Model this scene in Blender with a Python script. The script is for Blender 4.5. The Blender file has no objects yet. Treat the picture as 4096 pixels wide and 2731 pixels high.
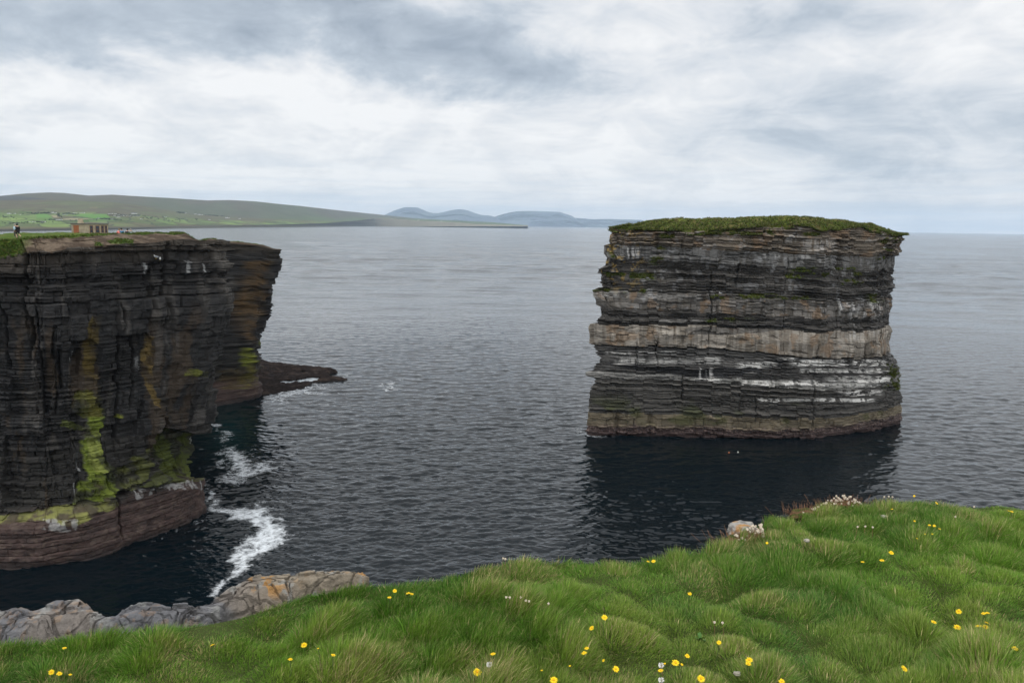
import bpy, bmesh, math, random
import numpy as np
from mathutils import Vector, Matrix
random.seed(7); rng = np.random.default_rng(11)
C = bpy.context.scene.collection
PI = math.pi
# ------------------------------------------------------------------ camera
E = 41.0                       # eye height above the sea
F = 3136.0                     # focal length in pixels of the 4096 px frame
PITCH, ROLL = math.radians(8.46), math.radians(0.9)
fw = np.array([0, math.cos(PITCH), -math.sin(PITCH)])
r0 = np.array([1.0, 0, 0]); u0 = np.array([0, math.sin(PITCH), math.cos(PITCH)])
rt = math.cos(ROLL)*r0 + math.sin(ROLL)*u0
up = math.cos(ROLL)*u0 - math.sin(ROLL)*r0
EYE = np.array([0, 0, E])
S = 4096/2352.0
def ray(px, py):
    px = np.asarray(px, float)[..., None]; py = np.asarray(py, float)[..., None]
    return fw + (px-2048)/F*rt + (1365.5-py)/F*up
def at_z(px, py, z):
    d = ray(px, py); t = (z-E)/d[..., 2]
    return EYE + d*t[..., None]
def at_y(px, py, y):
    d = ray(px, py); t = np.asarray(y)/d[..., 1]
    return EYE + d*t[..., None]
def at_r(px, py, r):           # horizontal distance r
    d = ray(px, py); t = np.asarray(r)/np.hypot(d[..., 0], d[..., 1])
    return EYE + d*t[..., None]
def project(P):
    q = P-EYE
    zc = q@fw
    return 2048+F*(q@rt)/zc, 1365.5-F*(q@up)/zc
cam = bpy.data.cameras.new('camera'); co = bpy.data.objects.new('camera', cam); C.objects.link(co)
cam.sensor_width = 36; cam.lens = 36*F/4096; cam.clip_start = 0.05; cam.clip_end = 250000
M = Matrix(((rt[0], up[0], -fw[0], 0), (rt[1], up[1], -fw[1], 0), (rt[2], up[2], -fw[2], E), (0, 0, 0, 1)))
co.matrix_world = M
bpy.context.scene.camera = co
# ------------------------------------------------------------------ noise
def h2(ix, iy, seed=0):
    n = (ix.astype(np.int64)*374761393 + iy.astype(np.int64)*668265263 + seed*2147483647*3+seed*974711) & 0xFFFFFFFF
    n = ((n ^ (n >> 13))*1274126177) & 0xFFFFFFFF
    n = ((n ^ (n >> 16))*2246822519) & 0xFFFFFFFF
    n = n ^ (n >> 15)
    return (n & 0xFFFFFF)/float(0x1000000)
def vn(x, y, seed=0):
    x, y = np.broadcast_arrays(np.asarray(x, float), np.asarray(y, float))
    ix = np.floor(x); iy = np.floor(y); fx = x-ix; fy = y-iy
    fx = fx*fx*(3-2*fx); fy = fy*fy*(3-2*fy)
    ix = ix.astype(np.int64); iy = iy.astype(np.int64)
    a = h2(ix, iy, seed); b = h2(ix+1, iy, seed); c = h2(ix, iy+1, seed); d = h2(ix+1, iy+1, seed)
    return (a+(b-a)*fx)*(1-fy)+(c+(d-c)*fx)*fy
def fbm(x, y, o=4, seed=0, g=.5):
    s = 0; a = 1; t = 0
    for i in range(o):
        s = s+a*vn(np.asarray(x)*2**i+17.3*i, np.asarray(y)*2**i-9.1*i, seed+i*13); t += a; a *= g
    return s/t               # 0..1
def n11(*a, **k): return 2*fbm(*a, **k)-1
def voro(x, y, seed=0):      # F1, F2, cell id hash
    ix = np.floor(x).astype(np.int64); iy = np.floor(y).astype(np.int64)
    f1 = np.full(x.shape, 9.); f2 = np.full(x.shape, 9.); cid = np.zeros(x.shape)
    for dx in (-1, 0, 1):
        for dy in (-1, 0, 1):
            jx, jy = ix+dx, iy+dy
            d = np.hypot(jx+h2(jx, jy, seed)*.9-x, jy+h2(jx, jy, seed+5)*.9-y)
            near = d < f1
            f2 = np.where(near, f1, np.minimum(f2, d))
            cid = np.where(near, h2(jx, jy, seed+9), cid); f1 = np.where(near, d, f1)
    return f1, f2, cid
def ss(a, b, x):
    t = np.clip((x-a)/(b-a), 0, 1); return t*t*(3-2*t)
def mix(a, b, t):          # colours: a, b (..., 3) or (3,), t (...)
    t = np.asarray(t, float)[..., None]
    return np.asarray(a, float)*(1-t)+np.asarray(b, float)*t
def inpoly(px, py, poly, s=1.0):
    poly = np.asarray(poly, float)*s; ins = np.zeros(px.shape, bool); n = len(poly)
    for i in range(n):
        x1, y1 = poly[i]; x2, y2 = poly[(i+1) % n]
        if y1 == y2: continue
        c = ((y1 > py) != (y2 > py)) & (px < (x2-x1)*(py-y1)/(y2-y1)+x1)
        ins ^= c
    return ins.astype(float)
# ------------------------------------------------------------------ mesh helpers
def link(name, me, mat=None, parent=None):
    if mat is not None: me.materials.append(mat)
    o = bpy.data.objects.new(name, me); C.objects.link(o)
    if parent is not None: o.parent = parent
    return o
def mesh_np(name, V, Fq, nper=4, col=None, smooth=True, attrs=None):
    me = bpy.data.meshes.new(name); V = np.ascontiguousarray(V.reshape(-1, 3), np.float32)
    Fq = np.ascontiguousarray(Fq.reshape(-1, nper), np.int32); nf = len(Fq)
    me.vertices.add(len(V)); me.vertices.foreach_set('co', V.ravel())
    me.loops.add(nf*nper); me.loops.foreach_set('vertex_index', Fq.ravel())
    me.polygons.add(nf); me.polygons.foreach_set('loop_start', np.arange(nf, dtype=np.int32)*nper)
    me.polygons.foreach_set('use_smooth', np.full(nf, smooth, bool))
    me.update(calc_edges=True)
    if col is not None:
        a = me.attributes.new('Col', 'FLOAT_COLOR', 'POINT')
        c4 = np.ones((len(V), 4), np.float32); c4[:, :3] = np.clip(col.reshape(-1, 3), 0, 1); a.data.foreach_set('color', c4.ravel())
    for k, v in (attrs or {}).items():
        a = me.attributes.new(k, 'FLOAT', 'POINT'); a.data.foreach_set('value', np.ascontiguousarray(v, np.float32).ravel())
    return me
def grid_faces(nv, nu, wrap=False):
    i = np.arange(nv-1)[:, None]; j = np.arange(nu if wrap else nu-1)[None, :]; j2 = (j+1) % nu
    return np.stack([i*nu+j, i*nu+j2, (i+1)*nu+j2, (i+1)*nu+j], -1).reshape(-1, 4)
def grid(name, P, mat, col=None, wrap=False, parent=None, smooth=True, attrs=None, flip=False):
    f = grid_faces(P.shape[0], P.shape[1], wrap)
    if flip: f = f[:, ::-1]
    return link(name, mesh_np(name, P, f, 4, col, smooth, attrs), mat, parent)
def tag(o, label=None, cat=None, group=None, kind=None):
    if label: o['label'] = label
    if cat: o['category'] = cat
    if group: o['group'] = group
    if kind: o['kind'] = kind
    return o
def empty(name, loc, rz=0.0):
    o = bpy.data.objects.new(name, None); C.objects.link(o); o.location = loc; o.rotation_euler = (0, 0, rz); o.empty_display_size = .1
    return o
def dup(o, parent=None):
    c = o.copy(); C.objects.link(c)
    if parent is not None: c.parent = parent
    for k in list(o.children): dup(k, c)
    return c
def bmobj(name, bm, mat, parent=None, smooth=False):
    me = bpy.data.meshes.new(name); bm.to_mesh(me); bm.free()
    if smooth: me.polygons.foreach_set('use_smooth', np.full(len(me.polygons), True))
    return link(name, me, mat, parent)
def box(bm, x0, x1, y0, y1, z0, z1, m=None):
    v = [bm.verts.new(p) for p in ((x0, y0, z0), (x1, y0, z0), (x1, y1, z0), (x0, y1, z0), (x0, y0, z1), (x1, y0, z1), (x1, y1, z1), (x0, y1, z1))]
    for f in ((3, 2, 1, 0), (4, 5, 6, 7), (0, 1, 5, 4), (1, 2, 6, 5), (2, 3, 7, 6), (3, 0, 4, 7)): bm.faces.new([v[i] for i in f])
    if m is not None:
        for q in v: q.co = m @ q.co
def prism(bm, pts, z0, z1):
    a = [bm.verts.new((x, y, z0)) for x, y in pts]; b = [bm.verts.new((x, y, z1)) for x, y in pts]; n = len(pts)
    bm.faces.new(a[::-1]); bm.faces.new(b)
    for i in range(n): bm.faces.new((a[i], a[(i+1) % n], b[(i+1) % n], b[i]))
# ------------------------------------------------------------------ materials
def new_mat(name):
    m = bpy.data.materials.new(name); m.use_nodes = True; nt = m.node_tree; nt.nodes.clear()
    return m, nt, nt.nodes, nt.links
def N(nt, t, **k):
    n = nt.nodes.new(t)
    for a, b in k.items():
        if a.startswith('_'): setattr(n, a[1:], b)
        else: n.inputs[a].default_value = b
    return n
def M2(nt, op, a, b=None, c=None, clamp=False):
    n = nt.nodes.new('ShaderNodeMath'); n.operation = op; n.use_clamp = clamp
    for i, v in enumerate((a, b, c)):
        if v is None: continue
        if isinstance(v, (int, float)): n.inputs[i].default_value = v
        else: nt.links.new(v, n.inputs[i])
    return n.outputs[0]
def plain(name, col, rough=.8, noise=.25, scale=6., spec=.3, metal=0.):
    m, nt, nd, L = new_mat(name)
    p = N(nt, 'ShaderNodeBsdfPrincipled', Roughness=rough, Metallic=metal); p.inputs['Specular IOR Level'].default_value = spec
    t = N(nt, 'ShaderNodeTexCoord'); n = N(nt, 'ShaderNodeTexNoise', Scale=scale, Detail=5.)
    L.new(t.outputs['Object'], n.inputs['Vector'])
    r = N(nt, 'ShaderNodeValToRGB'); r.color_ramp.elements[0].color = (*[c*(1-noise) for c in col], 1); r.color_ramp.elements[1].color = (*[min(1, c*(1+noise)) for c in col], 1)
    r.color_ramp.elements[0].position = .3; r.color_ramp.elements[1].position = .7
    L.new(n.outputs['Fac'], r.inputs['Fac']); L.new(r.outputs['Color'], p.inputs['Base Color'])
    o = N(nt, 'ShaderNodeOutputMaterial'); L.new(p.outputs[0], o.inputs['Surface'])
    return m
def rock_mat(name, sc, zs=4., bump=.5, dist=.1, rough=.85, var=.35, spec=.3):
    m, nt, nd, L = new_mat(name)
    p = N(nt, 'ShaderNodeBsdfPrincipled', Roughness=rough); p.inputs['Specular IOR Level'].default_value = spec
    a = N(nt, 'ShaderNodeAttribute', _attribute_name='Col')
    t = N(nt, 'ShaderNodeTexCoord'); mp = N(nt, 'ShaderNodeMapping'); mp.inputs['Scale'].default_value = (1, 1, zs)
    L.new(t.outputs['Object'], mp.inputs['Vector'])
    n = N(nt, 'ShaderNodeTexNoise', Scale=sc, Detail=7., Roughness=.65); L.new(mp.outputs[0], n.inputs['Vector'])
    k = M2(nt, 'MULTIPLY_ADD', n.outputs['Fac'], 2*var*1.6, 1-var*1.6)
    mx = N(nt, 'ShaderNodeVectorMath', _operation='SCALE'); L.new(a.outputs['Color'], mx.inputs[0]); L.new(k, mx.inputs['Scale'])
    L.new(mx.outputs[0], p.inputs['Base Color'])
    b = N(nt, 'ShaderNodeBump', Strength=bump, Distance=dist); L.new(n.outputs['Fac'], b.inputs['Height']); L.new(b.outputs[0], p.inputs['Normal'])
    o = N(nt, 'ShaderNodeOutputMaterial'); L.new(p.outputs[0], o.inputs['Surface'])
    return m
def leaf_mat(name, trans=.35, rough=.55):
    m, nt, nd, L = new_mat(name)
    a = N(nt, 'ShaderNodeAttribute', _attribute_name='Col')
    d = N(nt, 'ShaderNodeBsdfPrincipled', Roughness=rough); d.inputs['Specular IOR Level'].default_value = .25
    t = N(nt, 'ShaderNodeBsdfTranslucent'); L.new(a.outputs['Color'], d.inputs['Base Color']); L.new(a.outputs['Color'], t.inputs['Color'])
    x = N(nt, 'ShaderNodeMixShader', Fac=trans); L.new(d.outputs[0], x.inputs[1]); L.new(t.outputs[0], x.inputs[2])
    o = N(nt, 'ShaderNodeOutputMaterial'); L.new(x.outputs[0], o.inputs['Surface'])
    return m
SEA_SLOPE = (.18, .24); SEA_BUMP = (.025, .05, 3.0)
HAZE = 3.4e-5
# ------------------------------------------------------------------ sky and light
SUN_AZ, SUN_EL = math.radians(-105), math.radians(58)      # azimuth from +Y, clockwise
def make_world():
    w = bpy.data.worlds.new('World'); bpy.context.scene.world = w; w.use_nodes = True
    nt = w.node_tree; nt.nodes.clear(); L = nt.links
    tc = N(nt, 'ShaderNodeTexCoord'); sp = N(nt, 'ShaderNodeSeparateXYZ'); L.new(tc.outputs['Generated'], sp.inputs[0])
    x, y, z = sp.outputs
    az = M2(nt, 'ARCTAN2', x, y); el = M2(nt, 'ARCSINE', z)
    # cloud sheet seen in perspective
    zz = M2(nt, 'ADD', M2(nt, 'MAXIMUM', z, 0.0), 0.07)
    cb = N(nt, 'ShaderNodeCombineXYZ'); L.new(M2(nt, 'DIVIDE', x, zz), cb.inputs[0]); L.new(M2(nt, 'DIVIDE', y, zz), cb.inputs[1])
    def noise(scale, detail, rough, off=0., dist=0., vec=None):
        n = N(nt, 'ShaderNodeTexNoise', Scale=scale, Detail=detail, Roughness=rough, Distortion=dist)
        a = N(nt, 'ShaderNodeVectorMath', _operation='ADD'); L.new(vec or cb.outputs[0], a.inputs[0]); a.inputs[1].default_value = (off, off*1.7, off*.3)
        L.new(a.outputs[0], n.inputs['Vector']); return n
    nA = noise(.55, 6., .58, 3.1, .3); nB = noise(1.9, 7., .6, 11.7, .6)
    ds = N(nt, 'ShaderNodeVectorMath', _operation='MULTIPLY'); L.new(tc.outputs['Generated'], ds.inputs[0]); ds.inputs[1].default_value = (1, 1, 2.2)
    nC = noise(4.5, 9., .62, 5.3, .2, ds.outputs[0]); nD = noise(9., 8., .62, 2.3, .5, ds.outputs[0])
    sc = N(nt, 'ShaderNodeSeparateColor'); L.new(nC.outputs['Color'], sc.inputs[0])
    azd = M2(nt, 'MULTIPLY_ADD', M2(nt, 'SUBTRACT', sc.outputs[0], .5), .44, az)
    eld = M2(nt, 'MULTIPLY_ADD', M2(nt, 'SUBTRACT', sc.outputs[1], .5), .20, el)
    val = None
    def blob(px, py, sx, sy, amp):
        nonlocal val
        d = ray(px*S, py*S); a = math.atan2(d[0], d[1]); e = math.atan2(d[2], math.hypot(d[0], d[1]))
        u = M2(nt, 'MULTIPLY', M2(nt, 'SUBTRACT', azd, a), 1801/sx); v = M2(nt, 'MULTIPLY', M2(nt, 'SUBTRACT', eld, e), 1801/sy)
        q = M2(nt, 'MULTIPLY_ADD', u, u, M2(nt, 'MULTIPLY', v, v))
        g = M2(nt, 'MULTIPLY', M2(nt, 'POWER', 2.718, M2(nt, 'MULTIPLY', q, -1.0)), amp)
        val = g if val is None else M2(nt, 'ADD', val, g)
    for b in SKY_BLOBS: blob(*b)
    det = M2(nt, 'MULTIPLY', M2(nt, 'SUBTRACT', nA.outputs['Fac'], .5), .6); det = M2(nt, 'MULTIPLY_ADD', M2(nt, 'SUBTRACT', nD.outputs['Fac'], .5), 1.15, det)
    det = M2(nt, 'MULTIPLY_ADD', M2(nt, 'SUBTRACT', nB.outputs['Fac'], .5), .42, det)
    v = M2(nt, 'ADD', M2(nt, 'ADD', val, det), SKY_BASE)
    # overhead and behind, out of the picture: dimmed above, added brightness behind the camera
    upm = N(nt, 'ShaderNodeMapRange', _interpolation_type='SMOOTHSTEP'); L.new(el, upm.inputs[0])
    upm.inputs[1].default_value = .26; upm.inputs[2].default_value = .5; upm.inputs[3].default_value = 0; upm.inputs[4].default_value = SKY_ZENITH
    v = M2(nt, 'ADD', v, upm.outputs[0])
    bk = N(nt, 'ShaderNodeMapRange', _interpolation_type='SMOOTHSTEP'); L.new(y, bk.inputs[0])
    bk.inputs[1].default_value = .45; bk.inputs[2].default_value = -.5; bk.inputs[3].default_value = 0; bk.inputs[4].default_value = SKY_BACK
    v = M2(nt, 'ADD', v, bk.outputs[0])
    r = N(nt, 'ShaderNodeValToRGB'); cr = r.color_ramp
    L.new(v, r.inputs['Fac'])
    stops = SKY_RAMP
    cr.elements[0].position = stops[0][0]; cr.elements[0].color = (*stops[0][1], 1)
    cr.elements[1].position = stops[-1][0]; cr.elements[1].color = (*stops[-1][1], 1)
    for p, c in stops[1:-1]:
        e = cr.elements.new(p); e.color = (*c, 1)
    # blue-grey streaks low over the horizon
    sy = N(nt, 'ShaderNodeMapping'); sy.inputs['Scale'].default_value = (2.2, 2.2, 46.); L.new(tc.outputs['Generated'], sy.inputs['Vector'])
    ns = N(nt, 'ShaderNodeTexNoise', Scale=1.6, Detail=5., Roughness=.55); L.new(sy.outputs[0], ns.inputs['Vector'])
    lo = N(nt, 'ShaderNodeMapRange', _interpolation_type='SMOOTHSTEP'); L.new(el, lo.inputs[0])
    lo.inputs[1].default_value = .10; lo.inputs[2].default_value = .012; lo.inputs[3].default_value = 0; lo.inputs[4].default_value = 1
    sf = N(nt, 'ShaderNodeMapRange', _interpolation_type='SMOOTHSTEP'); L.new(ns.outputs['Fac'], sf.inputs[0])
    sf.inputs[1].default_value = .42; sf.inputs[2].default_value = .68; sf.inputs[4].default_value = .5
    mx = N(nt, 'ShaderNodeMix', _data_type='RGBA'); L.new(M2(nt, 'MULTIPLY', lo.outputs[0], sf.outputs[0]), mx.inputs[0])
    L.new(r.outputs[0], mx.inputs[6]); mx.inputs[7].default_value = (*SKY_STREAK, 1)
    zn = N(nt, 'ShaderNodeMapRange', _interpolation_type='SMOOTHSTEP'); L.new(el, zn.inputs[0])
    zn.inputs[1].default_value = .95; zn.inputs[2].default_value = 1.3; zn.inputs[3].default_value = SKY_GAIN*10; zn.inputs[4].default_value = SKY_GAIN*10*SKY_TOP
    bk2 = N(nt, 'ShaderNodeMapRange', _interpolation_type='SMOOTHSTEP'); L.new(y, bk2.inputs[0])
    bk2.inputs[1].default_value = .35; bk2.inputs[2].default_value = -.5; bk2.inputs[3].default_value = 1; bk2.inputs[4].default_value = SKY_REAR
    sky = N(nt, 'ShaderNodeTexSky', _sky_type='NISHITA'); sky.sun_disc = False; sky.sun_elevation = SUN_EL; sky.sun_rotation = SUN_AZ
    x10 = N(nt, 'ShaderNodeVectorMath', _operation='SCALE'); L.new(mx.outputs[2], x10.inputs[0]); L.new(M2(nt, 'MULTIPLY', zn.outputs[0], bk2.outputs[0]), x10.inputs['Scale'])
    m2 = N(nt, 'ShaderNodeMix', _data_type='RGBA'); m2.inputs[0].default_value = .94
    L.new(sky.outputs[0], m2.inputs[6]); L.new(x10.outputs[0], m2.inputs[7])
    bg = N(nt, 'ShaderNodeBackground', Strength=.1); L.new(m2.outputs[2], bg.inputs['Color'])
    o = N(nt, 'ShaderNodeOutputWorld'); L.new(bg.outputs[0], o.inputs['Surface'])
    w.cycles.sampling_method = 'MANUAL'; w.cycles.sample_map_resolution = 1024
SKY_BASE, SKY_ZENITH, SKY_BACK, SKY_GAIN, SKY_TOP, SKY_REAR = .83, -.06, .1, 1.0, 1.6, 1.9
SKY_STREAK = (.58, .69, .81)
SKY_RAMP = [(0.0, (.36, .42, .50)), (.35, (.54, .605, .68)), (.62, (.76, .795, .84)), (.85, (.905, .915, .93)), (1.0, (1.0, 1.0, 1.0))]
SKY_BLOBS = [(160, 70, 380, 95, -.62), (330, 190, 120, 70, -.30), (1000, 105, 290, 90, -.60), (1250, 160, 170, 70, -.30), (600, 10, 320, 70, -.38),
             (1760, 60, 290, 85, -.56), (2150, 330, 440, 130, -.36), (640, 230, 330, 75, .22), (950, 260, 320, 80, .18), (150, 260, 280, 70, .18),
             (1420, 95, 90, 50, .26), (2300, 90, 250, 80, .14), (700, 395, 600, 45, .16), (450, 325, 200, 28, -.16), (120, 330, 160, 24, -.12), (760, 345, 160, 18, -.08), (1700, 450, 300, 40, .12)]
make_world()
sl = bpy.data.lights.new('sun', 'SUN'); sl.energy = 1.0; sl.angle = math.radians(25); sl.color = (1, .96, .9)
so = bpy.data.objects.new('sun', sl); C.objects.link(so)
sd = Vector((math.sin(SUN_AZ)*math.cos(SUN_EL), math.cos(SUN_AZ)*math.cos(SUN_EL), math.sin(SUN_EL)))
so.rotation_euler = sd.to_track_quat('Z', 'Y').to_euler(); so.location = (0, 0, 400)
sc_ = bpy.context.scene
sc_.view_settings.view_transform = 'Standard'; sc_.view_settings.look = 'None'; sc_.view_settings.exposure = 0; sc_.view_settings.gamma = 1
sc_.cycles.use_denoising = True; sc_.cycles.max_bounces = 5; sc_.cycles.diffuse_bounces = 2; sc_.cycles.glossy_bounces = 3; sc_.cycles.transmission_bounces = 3; sc_.cycles.volume_bounces = 1
sc_.cycles.caustics_reflective = False; sc_.cycles.caustics_refractive = False
# ------------------------------------------------------------------ sea
def ocean_tile(Lt, Nn, lpeak, lmin, wdir, spread, slope, seed):
    g = np.random.default_rng(seed)
    k1 = np.fft.fftfreq(Nn, Lt/Nn)*2*PI; kx, ky = np.meshgrid(k1, k1)
    k = np.hypot(kx, ky); k[0, 0] = 1
    kp = 2*PI/lpeak
    Sp = np.exp(-1.25*(kp/k)**2)/k**4
    c = (kx*math.cos(wdir)+ky*math.sin(wdir))/k
    Sp *= np.abs(c)**spread+.03
    Sp *= np.exp(-(k*lmin/(2*PI))**2)
    Sp[0, 0] = 0
    H = np.sqrt(Sp)*(g.normal(size=k.shape)+1j*g.normal(size=k.shape))
    r = lambda X: np.real(np.fft.ifft2(X))
    h = r(H); sx = r(1j*kx*H); sy = r(1j*ky*H)
    s = slope/math.sqrt(np.mean(sx**2+sy**2))
    return h*s, r(1j*kx/k*H)*s, r(1j*ky/k*H)*s, Lt, Nn
def tile_sample(T, x, y):
    h, dx, dy, Lt, Nn = T
    u = (x/Lt*Nn) % Nn; v = (y/Lt*Nn) % Nn
    i = u.astype(int) % Nn; j = v.astype(int) % Nn; fu = u-np.floor(u); fv = v-np.floor(v); i2 = (i+1) % Nn; j2 = (j+1) % Nn
    f = lambda A: (A[j, i]*(1-fu)+A[j, i2]*fu)*(1-fv)+(A[j2, i]*(1-fu)+A[j2, i2]*fu)*fv
    return f(h), f(dx), f(dy)
T1 = ocean_tile(211., 1024, 4.6, .5, math.radians(-80), 5., SEA_SLOPE[0], 3)
T2 = ocean_tile(67., 512, 1.6, .16, math.radians(-112), 3., SEA_SLOPE[1], 5)
T3 = ocean_tile(2900., 1024, 60., 22., math.radians(-84), 6., .055, 8)
def waves(x, y, fade1, fade2, fade3):
    e = tile_sample(T3, x, y)
    a = tile_sample(T1, x, y); c, s = math.cos(.4), math.sin(.4)
    b = tile_sample(T2, c*x+s*y, -s*x+c*y)
    dx = c*b[1]-s*b[2]; dy = s*b[1]+c*b[2]
    return a[0]*fade1+b[0]*fade2+e[0]*fade3, -1.0*(a[1]*fade1+dx*fade2), -1.0*(a[2]*fade1+dy*fade2)
def make_sea():
    th = np.concatenate([np.linspace(-180, -38, 40)[:-1], np.linspace(-38, 38, 900), np.linspace(38, 180, 40)[1:-1]])*PI/180
    ypx = np.linspace(F/4*E/62, F/4*E/3200, 1150)
    rr = np.concatenate([[0.5, 12, 25, 38, 50], F/4*E/ypx, np.geomspace(3300, 25000, 40)])
    R, TH = np.meshgrid(rr, th, indexing='ij')
    X = R*np.sin(TH); Y = R*np.cos(TH)
    dR = np.gradient(rr)[:, None]
    f1 = np.clip(1.25-dR/2.8, .24, 1)*(R < 3200); f2 = np.clip(1.25-dR/.75, 0, 1)
    f1 = f1*ss(20, 60, R); f2 = f2*ss(20, 60, R)
    calm = calm_mask(X, Y)
    f1 = f1*(1-.55*calm); f2 = f2*(1-.45*calm)
    h, dx, dy = waves(X, Y, f1, f2, ss(230, 700, R)*np.clip(1.3-dR/60, 0, 1)*(R < 3200))
    P = np.stack([X+dx, Y+dy, h], -1)
    px, py = project(np.stack([X, Y, X*0], -1))
    foam = np.zeros(X.shape); teal = np.zeros(X.shape)
    ok = (R > 60) & (R < 400) & (Y > 0)
    qx, qy = px[ok], py[ok]
    wx = X[ok]; wy = Y[ok]
    ox = n11(wx*.35, wy*.35, o=4, seed=40)*60; oy = n11(wx*.35, wy*.35, o=4, seed=41)*45
    f = np.zeros(qx.shape)
    for line in FOAM:
        for (ax, ay, wa, va), (bx, by, wb, vb) in zip(line[:-1], line[1:]):
            ax, ay, bx, by = ax*S, ay*S, bx*S, by*S; dx, dy = bx-ax, by-ay
            tt = np.clip(((qx+ox-ax)*dx+(qy+oy-ay)*dy)/(dx*dx+dy*dy), 0, 1)
            d = np.hypot((qx+ox-ax-tt*dx)*.9, (qy+oy-ay-tt*dy)*1.15)/(1.22*S*(wa+(wb-wa)*tt))
            f = np.maximum(f, (va+(vb-va)*tt)*np.exp(-d**2))
    foam[ok] = f
    teal[ok] = .5*np.exp(-((qx-525*S)/(60*S))**2-((qy-985*S)/(70*S))**2)
    o = grid('sea', P, sea_mat(), wrap=True, attrs={'foam': foam, 'teal': teal}, flip=True)
    return tag(o, 'dark rippled grey blue sea reaching to the horizon', kind='structure')
def calm_mask(X, Y):
    # sheltered water close in front of the stack and in the inlet
    cx, cy = STACK_C
    a = ss(1.0, .2, np.hypot((X-cx)/38, (Y-cy+24)/34))
    b = ss(1.0, .2, np.hypot((X+52)/34, (Y-72)/26))
    return np.maximum(a, b)
FOAM = [  # lines of foam: x, y, half width (2352 px frame), strength
    [(468, 1128, 7, .8), (500, 1166, 16, .9), (550, 1184, 24, 1.), (600, 1180, 34, 1.1), (628, 1205, 34, 1.15), (598, 1245, 34, 1.15), (560, 1285, 24, 1.), (538, 1325, 15, .9), (522, 1345, 9, .7)],
    [(505, 1345, 12, .85), (496, 1366, 14, .9), (490, 1385, 9, .7)],
    [(498, 1062, 10, .7), (528, 1050, 24, .95), (548, 1072, 30, 1.), (590, 1078, 20, .9), (640, 1058, 10, .7), (690, 1040, 8, .45), (730, 1020, 8, .3)],
    [(495, 1095, 9, .6), (540, 1098, 14, .85), (590, 1092, 9, .6), (650, 1085, 6, .4)],
    [(494, 985, 8, .8), (520, 992, 12, .8), (500, 1008, 8, .6)],
    [(560, 1035, 8, .5), (610, 1010, 9, .55), (650, 975, 9, .45), (690, 950, 9, .4)],
    [(470, 1108, 5, .7), (480, 1118, 6, .6), (560, 1125, 7, .35)],
    [(598, 925, 7, .6), (632, 915, 12, .75), (668, 902, 16, .9), (720, 890, 13, .8), (770, 884, 9, .55), (820, 880, 7, .5)],
    [(600, 945, 10, .45), (680, 925, 14, .5), (760, 912, 12, .38), (840, 900, 10, .3)],
    [(872, 881, 4, .7), (893, 884, 6, .9), (915, 883, 4, .6), (960, 878, 4, .4)],
    [(765, 868, 5, .7), (790, 872, 6, .6)], [(1090, 840, 6, .5), (1165, 848, 6, .5)], [(1120, 930, 5, .35), (1180, 936, 5, .35)],
    [(1338, 988, 6, .8), (1352, 996, 7, .7), (1400, 1003, 4, .5), (1560, 1009, 3, .3)], [(470, 1196, 5, .6), (430, 1212, 5, .6), (380, 1230, 4, .5), (300, 1262, 4, .35), (200, 1296, 3, .3)], [(2150, 930, 5, .35), (2290, 942, 5, .35)]]
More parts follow.
